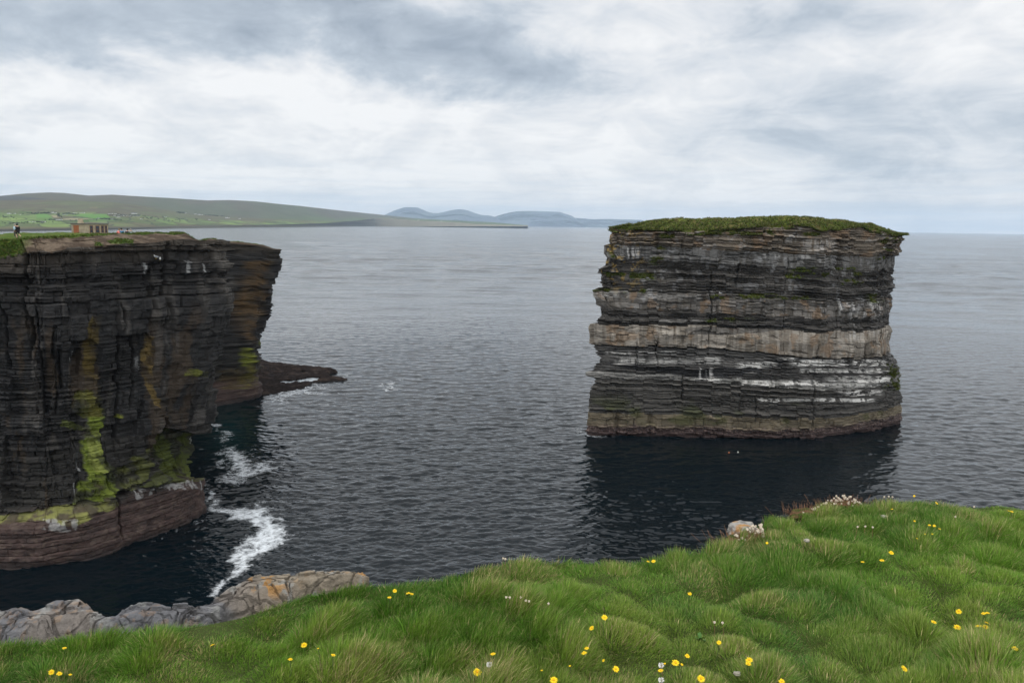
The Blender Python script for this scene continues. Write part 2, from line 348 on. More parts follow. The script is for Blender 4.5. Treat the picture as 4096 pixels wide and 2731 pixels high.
def sea_mat():
    m, nt, nd, L = new_mat('sea_water')
    p = N(nt, 'ShaderNodeBsdfPrincipled', Roughness=.06, IOR=1.333)
    tl = N(nt, 'ShaderNodeAttribute', _attribute_name='teal'); fo = N(nt, 'ShaderNodeAttribute', _attribute_name='foam')
    g = N(nt, 'ShaderNodeNewGeometry')
    cm = N(nt, 'ShaderNodeMix', _data_type='RGBA'); cm.inputs[6].default_value = (.0020, .0052, .0075, 1); cm.inputs[7].default_value = (.006, .030, .030, 1)
    L.new(tl.outputs['Fac'], cm.inputs[0]); L.new(cm.outputs[2], p.inputs['Base Color'])
    # ripples
    mp = N(nt, 'ShaderNodeMapping'); mp.inputs['Rotation'].default_value = (0, 0, .12); mp.inputs['Scale'].default_value = (.45, 1.3, 1); L.new(g.outputs['Position'], mp.inputs['Vector'])
    a = N(nt, 'ShaderNodeTexNoise', Scale=2.2, Detail=3., Roughness=.55, Distortion=.2); L.new(mp.outputs[0], a.inputs['Vector'])
    b = N(nt, 'ShaderNodeTexNoise', Scale=.6, Detail=3., Roughness=.5, Distortion=.3); L.new(mp.outputs[0], b.inputs['Vector'])
    b1 = N(nt, 'ShaderNodeBump', Strength=1.0, Distance=SEA_BUMP[0]); L.new(a.outputs['Fac'], b1.inputs['Height'])
    b2 = N(nt, 'ShaderNodeBump', Strength=1.0, Distance=SEA_BUMP[1]); L.new(b.outputs['Fac'], b2.inputs['Height']); L.new(b1.outputs[0], b2.inputs['Normal'])
    ln = N(nt, 'ShaderNodeVectorMath', _operation='LENGTH'); L.new(g.outputs['Position'], ln.inputs[0])
    ro = N(nt, 'ShaderNodeMapRange'); L.new(ln.outputs['Value'], ro.inputs[0]); ro.inputs[1].default_value = 180; ro.inputs[2].default_value = 1600; ro.inputs[3].default_value = .05; ro.inputs[4].default_value = .12
    wp = N(nt, 'ShaderNodeMapping'); wp.inputs['Scale'].default_value = (.6, 1.6, 1); wp.inputs['Rotation'].default_value = (0, 0, .1); L.new(g.outputs['Position'], wp.inputs['Vector'])
    cN = N(nt, 'ShaderNodeTexNoise', Scale=.035, Detail=6., Roughness=.62); L.new(wp.outputs[0], cN.inputs['Vector'])
    pn = N(nt, 'ShaderNodeTexNoise', Scale=.006, Detail=4., Roughness=.6); L.new(wp.outputs[0], pn.inputs['Vector'])
    L.new(M2(nt, 'MULTIPLY', ro.outputs[0], M2(nt, 'MULTIPLY_ADD', pn.outputs['Fac'], 2.4, -.2)), p.inputs['Roughness'])
    k3 = N(nt, 'ShaderNodeMapRange'); L.new(ln.outputs['Value'], k3.inputs[0]); k3.inputs[1].default_value = 200; k3.inputs[2].default_value = 900; k3.inputs[3].default_value = 0; k3.inputs[4].default_value = SEA_BUMP[2]
    b3 = N(nt, 'ShaderNodeBump', Strength=1.0); L.new(k3.outputs[0], b3.inputs['Distance']); L.new(cN.outputs['Fac'], b3.inputs['Height']); L.new(b2.outputs[0], b3.inputs['Normal'])
    L.new(b3.outputs[0], p.inputs['Normal'])
    # foam
    v = N(nt, 'ShaderNodeTexNoise', Scale=1.3, Detail=9., Roughness=.78, Distortion=1.2); L.new(g.outputs['Position'], v.inputs['Vector'])
    vv = N(nt, 'ShaderNodeTexVoronoi', Scale=.6, _feature='DISTANCE_TO_EDGE'); L.new(g.outputs['Position'], vv.inputs['Vector'])
    s = M2(nt, 'ADD', M2(nt, 'MULTIPLY', fo.outputs['Fac'], 1.0), M2(nt, 'MULTIPLY', M2(nt, 'SUBTRACT', v.outputs['Fac'], .62), 2.1))
    s = M2(nt, 'SUBTRACT', s, M2(nt, 'MULTIPLY', vv.outputs['Distance'], .95))
    fac = N(nt, 'ShaderNodeMapRange', _interpolation_type='SMOOTHSTEP'); L.new(s, fac.inputs[0]); fac.inputs[1].default_value = 0.12; fac.inputs[2].default_value = 1.0; fac.inputs[4].default_value = .9
    f2 = M2(nt, 'MULTIPLY', fac.outputs[0], M2(nt, 'MULTIPLY', fo.outputs['Fac'], 6.0, clamp=True))
    d = N(nt, 'ShaderNodeBsdfDiffuse', Color=(.74, .78, .81, 1))
    x = N(nt, 'ShaderNodeMixShader'); L.new(f2, x.inputs[0]); L.new(p.outputs[0], x.inputs[1]); L.new(d.outputs[0], x.inputs[2])
    o = N(nt, 'ShaderNodeOutputMaterial'); L.new(x.outputs[0], o.inputs['Surface'])
    return m
# ------------------------------------------------------------------ sea stack
def resample(pts, n, dens=None):
    pts = np.asarray(pts, float); d = np.r_[0, np.cumsum(np.hypot(*np.diff(pts[:, :2], axis=0).T))]
    if dens is None: t = np.linspace(0, d[-1], n)
    else: t = dens(d[-1], n)
    return np.stack([np.interp(t, d, pts[:, k]) for k in range(pts.shape[1])], -1), t
def smooth1(a, k, wrap=False):
    w = np.hanning(2*k+3)[1:-1]; w /= w.sum()
    pad = np.concatenate([a[-k:], a, a[:k]]) if wrap else np.concatenate([np.repeat(a[:1], k, 0), a, np.repeat(a[-1:], k, 0)])
    return np.stack([np.convolve(pad[:, c], w, 'valid') for c in range(a.shape[1])], -1)
def fissures(U, Z, sp, w, dep, seed):
    x = U+n11(Z*.35, U*0, o=3, seed=seed)*.5; c = np.floor(x/sp).astype(int); o = np.zeros(U.shape)
    for k in (-1, 0, 1):
        j = c+k; p = (j+.15+.7*h2(j, j*0, seed+1))*sp; z0 = h2(j, j*0, seed+2)*30; ln = 4+14*h2(j, j*0, seed+3)
        o = np.maximum(o, np.exp(-((x-p)/(w*(.6+.9*h2(j, j*0, seed+4))))**2)*ss(z0-1, z0+1, Z)*ss(z0+ln+1, z0+ln-1, Z))
    return o*dep
def mk_beds(layers, unit, g):
    """layers: list of (thickness range in m, mean offset, amp, colour, colour var, block length, block amp, kind); unit[k]: mean height of layer k in m"""
    edges = [0.0]; prm = []
    for k, (t0, t1, off, amp, col, cv, bl, ba, kd) in enumerate(layers):
        s = k; end = k+1
        while s < end-1e-6:
            th = g.uniform(t0, t1)/unit[k]
            e = min(end, s+th)
            if end-e < .35*t0/unit[k]: e = end
            o = off+g.normal()*amp*.6 + (amp if g.random() < .3 else -amp*.5)
            prm.append((o, bl*g.uniform(.6, 1.5), g.random()*50, ba, *[max(.004, c*(1+cv*g.normal())) for c in [1.0]], k, kd)); edges.append(e); s = e
    return np.array(edges), np.array(prm, float)
STK = [  # top to bottom
    (.18, .55, .05, .34, (.14, .117, .091), .22, 2.6, .14, 0),
    (.9, 1.6, .12, .10, (.135, .132, .126), .18, 3.6, .12, 1),
    (.12, .42, -.30, .34, (.067, .062, .056), .30, 3.0, .10, 0),
    (.5, 1.1, .10, .12, (.110, .102, .092), .24, 2.6, .12, 0),
    (.12, .38, -.25, .30, (.072, .067, .061), .30, 3.0, .10, 0),
    (1.6, 3.0, .35, .12, (.195, .176, .150), .22, 5.0, .18, 1),
    (.12, .36, -.30, .34, (.074, .071, .067), .35, 3.0, .12, 0),
    (.30, .55, .25, .16, (.22, .215, .20), .18, 1.6, .16, 0),
    (.14, .50, -.05, .28, (.066, .062, .056), .20, 3.5, .10, 0),
    (.6, 1.4, .15, .12, (.15, .125, .085), .14, 2.2, .16, 1),
    (.3, .8, .25, .14, (.055, .042, .036), .25, 1.2, .14, 1)]
ZB = [  # layer boundaries in the photograph, at three columns
    (138, 112, 150), (250, 288, 322), (338, 375, 412), (535, 568, 605), (645, 690, 705), (752, 768, 792), (878, 908, 962), (1050, 1085, 1112), (1086, 1112, 1150), (1300, 1328, 1308), (1388, 1408, 1362), (1470, 1490, 1450)]
def zp(X, Y): return np.array([2250+np.asarray(X, float)/1.568, 820+np.asarray(Y, float)/1.568]).T   # zoomed crop -> photograph pixels
def make_stack():
    base = [at_z(px, py, 0)[:2] for px, py in ((2345, 1738), (2620, 1744), (2950, 1750), (3262, 1752), (3300, 1742), (3450, 1726), (3560, 1704), (3598, 1690))]
    base = np.array(base)
    bl, br = base[0], base[-1]; back = np.array([.03, 1.0])
    # back edge (out of sight)
    loop = list(base)+[br+[.6, 2.5], br+[.2, 8.0], br+[-4, 17.0], (bl+br)/2+[8, 25], bl+[9, 24], bl+[5.0, 12.0], bl+[1.5, 3.0]]
    loop = np.array(loop+[loop[0]])
    nfront = 1050
    dl = np.r_[0, np.cumsum(np.hypot(*np.diff(loop, axis=0).T))]
    Lf = dl[len(base)]+2.5
    t = np.r_[np.linspace(-3.0, Lf, nfront), np.linspace(Lf, dl[-1]-3.0, 330)[1:-1]] % dl[-1]
    xy = np.stack([np.interp(t, dl, loop[:, k]) for k in (0, 1)], -1)
    xy = smooth1(xy, 9, True)
    nu = len(xy)
    tg = np.roll(xy, -3, 0)-np.roll(xy, 3, 0); tg /= np.linalg.norm(tg, axis=1)[:, None]
    nrm = smooth1(np.stack([tg[:, 1], -tg[:, 0]], -1), 14, True); nrm /= np.linalg.norm(nrm, axis=1)[:, None]
    s = t.copy(); s[:int(nu)][t > dl[-1]-4] -= dl[-1]
    # boundary heights: on the front plane
    fx = np.interp(xy[:, 0], [bl[0], br[0]], [0, 1])
    cols = []
    for k, Xc in enumerate((250, 1000, 1900)):
        pz = []
        for row in ZB:
            q = zp(Xc, row[k]); yy = np.interp(at_y(q[0], q[1], 155)[0], base[:, 0], base[:, 1]); pz.append(at_y(q[0], q[1], yy)[2])
        cols.append(pz)
    cols = np.array(cols)          # (3, nb)
    tk = [np.interp(at_y(zp(X, 700)[0], zp(X, 700)[1], 155)[0], [bl[0], br[0]], [0, 1]) for X in (250, 1000, 1900)]
    unit = -np.diff(cols.mean(0)); g = np.random.default_rng(5)
    edges, prm = mk_beds(STK, unit, g)
    # rock top along the outline: from the photograph for the front, flat-ish behind
    tpx = zp([150, 270, 600, 900, 1200, 1420, 1700, 1900, 2050, 2170], [140, 138, 150, 150, 128, 118, 150, 128, 160, 182])
    topx = np.array([at_y(q[0], q[1], 156) for q in tpx])
    ztop = np.interp(xy[:, 0], topx[:, 0], topx[:, 2])
    ztop = smooth1(ztop[:, None], 6, True)[:, 0]
    nv = 560
    v = np.linspace(0, 1, nv)[:, None]
    Z = ztop[None]*(1-v)+(-2.2)*v
    U = np.broadcast_to(s[None], Z.shape)
    XB = np.broadcast_to(xy[None, :, 0], Z.shape); YB = np.broadcast_to(xy[None, :, 1], Z.shape)
    # strata coordinate
    SL = np.zeros_like(Z); wob = n11(XB*.09+40, YB*.09, o=3, seed=3)*.22+n11(XB*.5, YB*.5, o=3, seed=9)*.07+(h2(np.floor(U/1.9+n11(Z*.15, U*0, seed=18)*.6).astype(int), np.floor(Z/4.).astype(int), 19)-.5)*.5
    for j in range(nu):
        zc = np.array([np.interp(fx[j], tk, cols[:, b]) for b in range(cols.shape[1])])
        SL[:, j] = np.interp(-(Z[:, j]+wob[:, j]), -zc, np.arange(len(zc)))
        SL[Z[:, j]+wob[:, j] > zc[0], j] = 0.02
    # cross-bedding inside the pale layer and the sag in the layer under it
    SL = np.clip(SL, 0.001, len(STK)-.001)
    ib = np.clip(np.searchsorted(edges, SL, 'right')-1, 0, len(prm)-1)
    fr = (SL-edges[ib])/(edges[ib+1]-edges[ib])
    pr = prm[ib]; lay = pr[..., 5].astype(int)
    bidx = np.floor(U/pr[..., 1]+pr[..., 2]).astype(int); bf = U/pr[..., 1]+pr[..., 2]-bidx
    hb = h2(bidx, ib, 4); hb2 = h2(bidx, ib, 8)
    jd = np.minimum(bf, 1-bf)*pr[..., 1]
    off = pr[..., 0]+(hb-.5)*2*pr[..., 3]
    off -= .16*np.exp(-(jd/.07)**2)*(hb2 > .25)
    hbed = (edges[ib+1]-edges[ib])*np.array(unit)[lay]
    edge = np.minimum(fr, 1-fr)*hbed
    off -= .20*np.exp(-(edge/.055)**2)
    cbx = np.floor(U/2.3+h2(ib, ib*0, 15)*5).astype(int); off += (h2(cbx, ib, 16)-.5)*.42+(h2(np.floor(U/5.2+SL*.15).astype(int), np.floor(SL*1.7).astype(int), 17)-.5)*.5
    off -= fissures(U, Z, 5.2, .13, .75, 90)
    off += n11(U*.11, Z*.10, o=3, seed=21)*.45+n11(U*.5, Z*.6, o=4, seed=22)*.20+n11(U*2.2, Z*3.0, o=3, seed=23)*.07
    patch = ss(.25, .6, fbm(U*.16, Z*.13, o=3, seed=33)); off = off*(.45+.75*patch)
    # local erosion of thin beds: notches
    er = ss(.60, .74, fbm(U*.22, SL*6, o=3, seed=31)); off -= er*.35
    px0, py0 = project(np.stack([XB, YB, Z], -1))
    zx = (px0-2250)*1.568; zy = (py0-820)*1.568
    front = (YB < 175)
    for (X, y0, y1, w, d) in ((600, 130, 280, 14, .7), (1768, 130, 330, 12, .8), (1400, 100, 260, 10, .35), (760, 210, 320, 8, .4), (1595, 1310, 1470, 14, .8), (1750, 330, 410, 8, .5), (340, 1300, 1450, 12, .7), (550, 1310, 1450, 14, .7), (830, 1330, 1450, 8, .4)):
        off -= d*np.exp(-((zx-X+n11(Z*.8, Z*0, seed=int(X))*10)/w)**2)*ss(y0-8, y0+8, zy)*ss(y1+8, y1-8, zy)*front
    # steps where blocks have fallen from the pale bed
    for poly, d in (([(345, 815), (420, 812), (415, 870), (340, 878)], -.45), ([(575, 790), (650, 785), (640, 900), (585, 860)], .45), ([(740, 785), (770, 790), (760, 870), (735, 850)], -.4), ([(1000, 745), (1450, 745), (1400, 800), (900, 820), (780, 810)], -.30)):
        off += d*inpoly(zx+n11(U*.6, Z*.6, seed=70)*14, zy+n11(U*.6, Z*.6, seed=71)*10, poly)*front
    # silhouettes: lean outward to the base; bulge low on the far side
    sl = np.array(SIL_L, float); sr = np.array(SIL_R, float); zyw = zy+n11(U*.8, Z*1.5, o=2, seed=77)*5
    lean_l = np.interp(zyw, sl[:, 0], (133+46*(1420-sl[:, 0])/1290-sl[:, 1])*.0315)
    lean_r = np.interp(zyw, sr[:, 0], (sr[:, 1]-2110-115*(1390-sr[:, 0])/1250)*.0325)
    wl = ss(bl[0]+6, bl[0]+1.2, XB); wr = ss(br[0]-5, br[0]-.8, XB)
    off = off*(1-.45*wl)*(1-.45*wr)
    off = off+np.interp(Z, [0, 8, 42], [.25, 0, -.9])
    Pn = nrm[None]*off[..., None]
    Pn[..., 0] += -lean_l*ss(bl[0]+11, bl[0]+.5, XB)+lean_r*ss(br[0]-11, br[0]-.5, XB)
    P = np.stack([XB+Pn[..., 0], YB+Pn[..., 1], Z], -1)
    # ---- colour of the rock itself
    lc = np.array([l[4] for l in STK])
    col = lc[lay]*(pr[..., 4]*(1+.5*(hb2-.5)))[..., None]
    col = col*(.75+.5*fbm(U*.35, Z*1.4, o=4, seed=51))[..., None]
    qx = zx+n11(U*.5, Z*.7, o=4, seed=60)*34; qy = zy+n11(U*.5, Z*.9, o=4, seed=61)*16
    def pm(poly): return inpoly(qx, qy, poly)*front
    st = ss(.45, .62, fbm(U*1.5, Z*.12, o=4, seed=52))                   # run-off streaks
    col = mix(col, col*np.array([.55, .52, .48]), st*.8*np.isin(lay, (1, 3, 5)))
    col = mix(col, (.20, .13, .075), ss(.56, .70, fbm(U*.5, Z*.5, o=4, seed=53))*.55*np.isin(lay, (0, 5, 3)))
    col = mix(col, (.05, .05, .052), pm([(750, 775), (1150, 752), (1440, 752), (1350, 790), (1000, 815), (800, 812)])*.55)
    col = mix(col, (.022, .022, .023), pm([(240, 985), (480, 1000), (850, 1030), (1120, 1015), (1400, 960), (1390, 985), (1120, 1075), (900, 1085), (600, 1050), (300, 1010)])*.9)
    # ledges washed white by birds
    upface = np.zeros_like(Z); upface[:-1] = (off[1:]-off[:-1]); ledge = ss(.0, .10, smooth_v(upface, 1))
    gn = fbm(U*1.3, Z*.8, o=4, seed=54)
    for (x0, x1, y0, y1, a) in GUANO:
        m = ss(x0-40, x0+40, zx)*ss(x1+30, x1-30, zx)*ss(y0-5, y0+5, zy)*ss(y1+5, y1-5, zy)*front
        k = ss(.42, .58, gn*.75+.28*h2(bidx, ib, 12)+.10*ledge)
        col = mix(col, (.68, .665, .63), np.clip(m*a*k*np.where(lay >= 6, 1.0, .6), 0, .9))
    for (x0, x1, y0, y1, a) in DRIPS:
        m = ss(x0-12, x0+12, zx)*ss(x1+12, x1-12, zx)*ss(y0-6, y0+12, zy)*ss(y1+14, y1-24, zy)*front
        k = ss(.46, .66, fbm(U*2.6, Z*.22, o=4, seed=56))
        col = mix(col, (.60, .59, .57), m*k*a*.8)
    # pale mineral bloom and yellow lichen on the left edge and upper ledges
    col = mix(col, (.40, .27, .07), ss(.60, .70, fbm(U*.9, Z*1.2, o=4, seed=57))*ss(700, 200, zx)*ss(620, 420, zy)*.7*front)
    col = mix(col, (.42, .43, .44), ss(.62, .72, fbm(U*.8, Z*.8, o=4, seed=58))*(lay <= 3)*.22)
    # weed and barnacles at the water
    col = mix(col, (.045, .030, .028), ss(2.6, 1.2, Z+n11(U*.3, Z*0, seed=59)*.8))
    col = mix(col, (.20, .15, .13), ss(.55, .7, fbm(U*4, Z*4, o=3, seed=62))*ss(2.6, 1.9, Z)*ss(.5, 1.1, Z)*.6)
    col = mix(col, (.05, .06, .015), ss(.58, .70, fbm(U*.2, Z*.3, o=3, seed=63))*ss(9, 5, Z)*ss(1.8, 3, Z)*.6)
    gp = np.zeros_like(Z)
    for (x0, x1, y0, y1, a) in GREEN:
        m = ss(x0-25, x0+15, zx)*ss(x1+25, x1-15, zx)*ss(y0-8, y0+6, zy)*ss(y1+8, y1-6, zy)*front
        gp = np.maximum(gp, m*a*ss(.42, .60, fbm(U*.9, Z*1.6, o=4, seed=64)))
    col = mix(col, (.075, .10, .018), gp*.9)
    root = empty('sea_stack', (0, 0, 0)); tag(root, 'tall layered sea stack with vertical banded rock walls and a grassy flat top', 'sea stack')
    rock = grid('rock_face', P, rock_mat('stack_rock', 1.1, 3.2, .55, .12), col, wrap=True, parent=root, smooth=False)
    # ---- grass cap
    cen = np.array([xy[:, 0].mean(), (bl[1]+br[1])/2+10]); nr = 46
    ring = np.stack([P[0, :, 0], P[0, :, 1]], -1)
    rows = []; ccol = []
    sky_px = zp([255, 330, 560, 700, 900, 1200, 1400, 1470, 1560, 1700, 1900, 2050, 2175], [128, 112, 93, 90, 84, 78, 71, 76, 84, 92, 110, 128, 178])
    skyl = np.array([at_y(q[0], q[1], 163) for q in sky_px])
    for i in range(nr):
        f = i/(nr-1)
        r = ring*(1-f)+cen*f if f < 1 else np.repeat(cen[None], nu, 0)
        rows.append(np.c_[r, np.zeros(nu)])
    G = np.array(rows); fr_ = np.linspace(0, 1, nr)[:, None]
    ridge = np.interp(G[..., 0], skyl[:, 0], skyl[:, 2])
    e = np.clip(fr_/.30, 0, 1); prof = 1-(1-e)**2.2
    G[..., 2] = ztop[None]*(1-prof)+np.maximum(ridge, ztop[None]*0+ridge)*prof
    over = (fr_ == 0)
    bump = n11(G[..., 0]*.55, G[..., 1]*.55, o=4, seed=80)
    G[..., 2] += (bump*.55-.16)*ss(0, .06, fr_)+n11(G[..., 0]*2.2, G[..., 1]*2.2, o=3, seed=81)*.14*ss(0, .04, fr_)
    outw = .35*np.exp(-(fr_/.03)**2)+n11(G[..., 0]*.6, G[..., 1]*.6, o=3, seed=82)*.25*np.exp(-(fr_/.05)**2)
    G[..., :2] += nrm[None]*outw[..., None]
    skirt = G[0].copy(); skirt[:, 2] -= .25+.9*ss(.48, .68, fbm(s*.20, s*0, o=4, seed=83)); skirt[:, :2] += nrm*.10
    skirt2 = skirt.copy(); skirt2[:, :2] -= nrm*.9; skirt2[:, 2] -= .2
    G = np.concatenate([skirt2[None], skirt[None], G])
    gg = fbm(G[..., 0]*.5, G[..., 1]*.5, o=5, seed=84); g2 = fbm(G[..., 0]*1.8, G[..., 1]*1.8+G[..., 2], o=4, seed=85)
    gc = mix(np.broadcast_to(np.array([.075, .088, .020]), G.shape), (.135, .115, .045), ss(.42, .62, gg)); gc = mix(gc, (.095, .135, .018), ss(.5, .68, g2)*.7)
    gc = mix(gc, (.06, .045, .025), ss(.62, .72, fbm(G[..., 0]*.9, G[..., 1]*.9, o=4, seed=86))*.7)
    cap = grid('grass_cap', G, rock_mat('cap_turf', 3., 1., .8, .2, .9, .4, .1), gc, wrap=True, parent=root, smooth=False, flip=True)
    # tufts along the cap and the planted ledges
    pts = []; gr = np.random.default_rng(9)
    idx = gr.integers(0, nfront, 9000); rowi = np.minimum((gr.exponential(5.5, 9000)).astype(int)+1, nr-2)
    pts.append(G[rowi, idx]+gr.normal(size=(9000, 3))*[.15, .15, .03])
    cap_t = tufts('turf_tufts', np.concatenate(pts), .26, .11, gr, root, ((.055, .08, .016), (.13, .12, .045), (.09, .13, .02)))
    gi = np.argwhere(gp > .45); 
    if len(gi):
        sel = gi[gr.integers(0, len(gi), min(5200, len(gi)*2))]
        tufts('ledge_plants', P[sel[:, 0], sel[:, 1]]+np.c_[nrm[sel[:, 1]]*.1, np.zeros(len(sel))], .20, .12, gr, root, ((.07, .10, .018), (.10, .13, .02), (.12, .11, .03)))
    return root, (bl+br)/2
SIL_L = [(112, 300), (128, 285), (140, 258), (150, 256), (156, 275), (182, 272), (186, 262), (240, 262), (252, 228), (300, 226), (325, 245), (380, 232), (402, 195), (430, 182), (436, 210), (470, 208), (515, 222), (520, 195), (536, 168), (575, 167), (580, 175), (625, 182), (640, 205), (690, 212), (738, 190), (744, 150), (790, 150), (860, 150), (880, 168), (905, 185), (930, 190), (960, 210), (985, 205), (1000, 178), (1030, 176), (1045, 134), (1072, 136), (1080, 175), (1100, 190), (1140, 165), (1160, 152), (1200, 146), (1300, 146), (1400, 136), (1470, 132)]
SIL_R = [(140, 2120), (182, 2172), (200, 2165), (236, 2158), (242, 2140), (316, 2138), (322, 2102), (405, 2094), (412, 2108), (440, 2095), (470, 2108), (520, 2108), (530, 2092), (560, 2082), (640, 2082), (690, 2064), (740, 2058), (760, 2066), (800, 2074), (850, 2060), (930, 2060), (945, 2085), (980, 2112), (1060, 2124), (1150, 2118), (1230, 2134), (1240, 2122), (1290, 2120), (1400, 2110), (1470, 2108)]
def smooth_v(a, k): return a
def tufts(name, P, h, w, g, parent, cols):
    n = len(P); nb = 3
    V = np.zeros((n, nb, 3, 3)); a = g.random((n, nb))*2*PI; hh = h*g.uniform(.5, 1.3, (n, nb)); ww = w*g.uniform(.5, 1.2, (n, nb))
    tx, ty = np.cos(a), np.sin(a)
    V[:, :, 0] = P[:, None]; V[:, :, 1] = P[:, None]; V[:, :, 2] = P[:, None]
    V[:, :, 0, 0] -= tx*ww; V[:, :, 0, 1] -= ty*ww; V[:, :, 1, 0] += tx*ww; V[:, :, 1, 1] += ty*ww
    V[:, :, 2, 0] += g.normal(size=(n, nb))*h*.6; V[:, :, 2, 1] += g.normal(size=(n, nb))*h*.6; V[:, :, 2, 2] += hh
    V[:, :, :2, 2] -= .05
    cs = np.array(cols)[g.integers(0, len(cols), n)]*g.uniform(.75, 1.25, (n, 1))
    col = np.repeat(cs, nb*3, 0)
    o = link(name, mesh_np(name, V, np.arange(n*nb*3), 3, col, False), LEAF, parent); o['kind'] = 'stuff'; return o
GUANO = [(1440, 2060, 972, 1012, 1.0), (1500, 2040, 1028, 1056, .9), (1690, 2050, 1074, 1112, 1.0), (1130, 1640, 1100, 1134, .75), (1180, 1960, 1214, 1236, .95), (1740, 2000, 1160, 1196, .7), (1640, 1980, 1118, 1140, .5),
         (250, 720, 918, 936, .55), (300, 1000, 955, 1000, .45), (1110, 1330, 985, 1026, .8), (840, 990, 1086, 1102, .9), (1360, 1460, 955, 968, .7), (500, 900, 560, 600, .25), (170, 420, 540, 580, .5), (560, 960, 722, 746, .3)]
DRIPS = [(1740, 1780, 590, 680, .8), (1795, 1840, 610, 720, 1.0), (1930, 2010, 600, 720, .7), (1850, 1900, 660, 710, .7), (1620, 1670, 650, 700, .7), (1790, 1880, 740, 850, .5), (1930, 2000, 760, 830, .5), (845, 880, 1020, 1090, 1.), (905, 940, 1020, 1090, 1.), (370, 480, 268, 340, .8), (1270, 1370, 305, 335, .7), (1400, 1500, 185, 240, .55), (660, 740, 400, 430, .5), (1500, 1760, 210, 300, .35), (1460, 1560, 310, 350, .5)]
GREEN = [(230, 470, 428, 462, .9), (480, 580, 430, 470, .8), (600, 660, 250, 278, .9), (560, 640, 330, 360, .9), (1420, 1700, 430, 462, .95), (1740, 1850, 396, 416, .9), (1780, 1910, 470, 505, .8), (1850, 1930, 425, 445, .9), (170, 520, 530, 552, .8), (940, 1350, 560, 588, .95), (1360, 1560, 575, 595, .6), (910, 1200, 712, 734, .8), (2000, 2090, 322, 342, .9), (2030, 2160, 205, 240, .9), (1520, 1640, 172, 192, .9), (620, 740, 182, 206, .9), (900, 1340, 160, 188, .9), (1440, 1600, 390, 425, .5), (310, 370, 180, 200, .8), (240, 300, 285, 335, .7), (560, 600, 340, 400, .4), (2040, 2110, 270, 290, .7), (1940, 2040, 560, 615, .5), (2040, 2130, 1000, 1160, .55)]
# ------------------------------------------------------------------ far cliff across the inlet
CP = [  # x, y at sea level | ledge set-back, ledge height | shift of the top (x, y) | inner point on the headland (x, y)
    (-190, 60, 3, 4.5, 0, 0, -200, 120), (-120, 76, 3, 4.5, 0, 0, -150, 130), (-80, 85.5, 3.2, 4.6, 0, 0, -125, 135), (-67, 87.2, 3.2, 4.8, .5, -.3, -118, 140),
    (-59.7, 87.1, 3.2, 5.0, .8, -.5, -112, 145), (-55.1, 87.8, 3.2, 5.2, 1.0, -.6, -108, 148), (-51.2, 90.2, 2.8, 5.6, 1.2, -.6, -104, 150), (-48.2, 94.9, 2.2, 5.8, 1.6, -.6, -100, 153),
    (-44.8, 100.1, 1.6, 5.8, 2.8, .6, -97, 155), (-42.9, 104.6, .9, 6.0, 5.0, 2.4, -95, 157), (-43.2, 106.6, .7, 5.5, 5.0, 3.0, -94, 158), (-47.0, 111.5, .5, 4, 3.0, 2.5, -93, 160), (-57, 127, .5, 3, 1.5, 1, -91, 163), (-66, 146, .6, 3, .5, 0, -89, 166),
    (-69.5, 163, .8, 3, 1, -.5, -88, 168), (-65.3, 171.8, 1.0, 3.5, 2.5, -1.0, -86, 170), (-60.5, 175.8, .8, 3.2, 4, .5, -85, 172), (-57.9, 178.0, .6, 3, 7.2, 2.2, -84, 173), (-58.9, 183.7, .6, 3, 6.8, 3.0, -84, 175), (-66, 192, .6, 3, 3, 3, -86, 177), (-85, 204, .6, 3, 0, 1, -95, 182), (-130, 216, .6, 3, 0, 0, -130, 190), (-200, 225, .6, 3, 0, 0, -200, 195)]
ROCKTOP = [(-900, 1050), (-200, 1035), (0, 1019), (153, 1001), (200, 1001), (357, 986), (536, 973), (700, 962), (765, 961), (816, 970), (934, 966), (1038, 980), (1087, 1000), (1130, 1004), (1200, 1006)]
TURF = [(-900, 975), (-200, 968), (0, 960), (138, 950), (286, 940), (408, 934.7), (510, 930.6), (700, 929), (738, 930), (757, 944), (780, 962), (816, 966), (934, 962.5), (1038, 974), (1087, 993), (1130, 999), (1200, 1003)]
def z_from_px(x, y, lst):
    l = np.array(lst, float); z = np.full(np.shape(x), 38.0)
    for _ in range(3):
        px, _py = project(np.stack([x, y, z], -1)); py = np.interp(px, l[:, 0], l[:, 1])
        d = ray(px, py); z = E+d[..., 2]/d[..., 1]*y
    return z
CLF = [(.5, 1.3, .0, .30, (.057, .052, .047), .22, 2.2, .22, 0), (.25, .8, -.1, .26, (.050, .047, .044), .2, 2.6, .18, 0), (1.2, 2.6, .25, .15, (.064, .062, .060), .15, 3.4, .20, 1),
       (.18, .55, -.1, .20, (.043, .042, .041), .25, 3.0, .14, 0), (.35, .9, .0, .22, (.050, .047, .042), .25, 2.0, .22, 0), (.4, .9, .1, .26, (.062, .058, .05), .25, 1.6, .22, 0), (.25, .9, .0, .12, (.085, .052, .044), .22, 2.6, .07, 0)]
CLZ = [42, 35.5, 31, 26.5, 13, 8, 5.2, -3]
def z3(X, Y): return X/1.3067, 1300+Y/1.3067
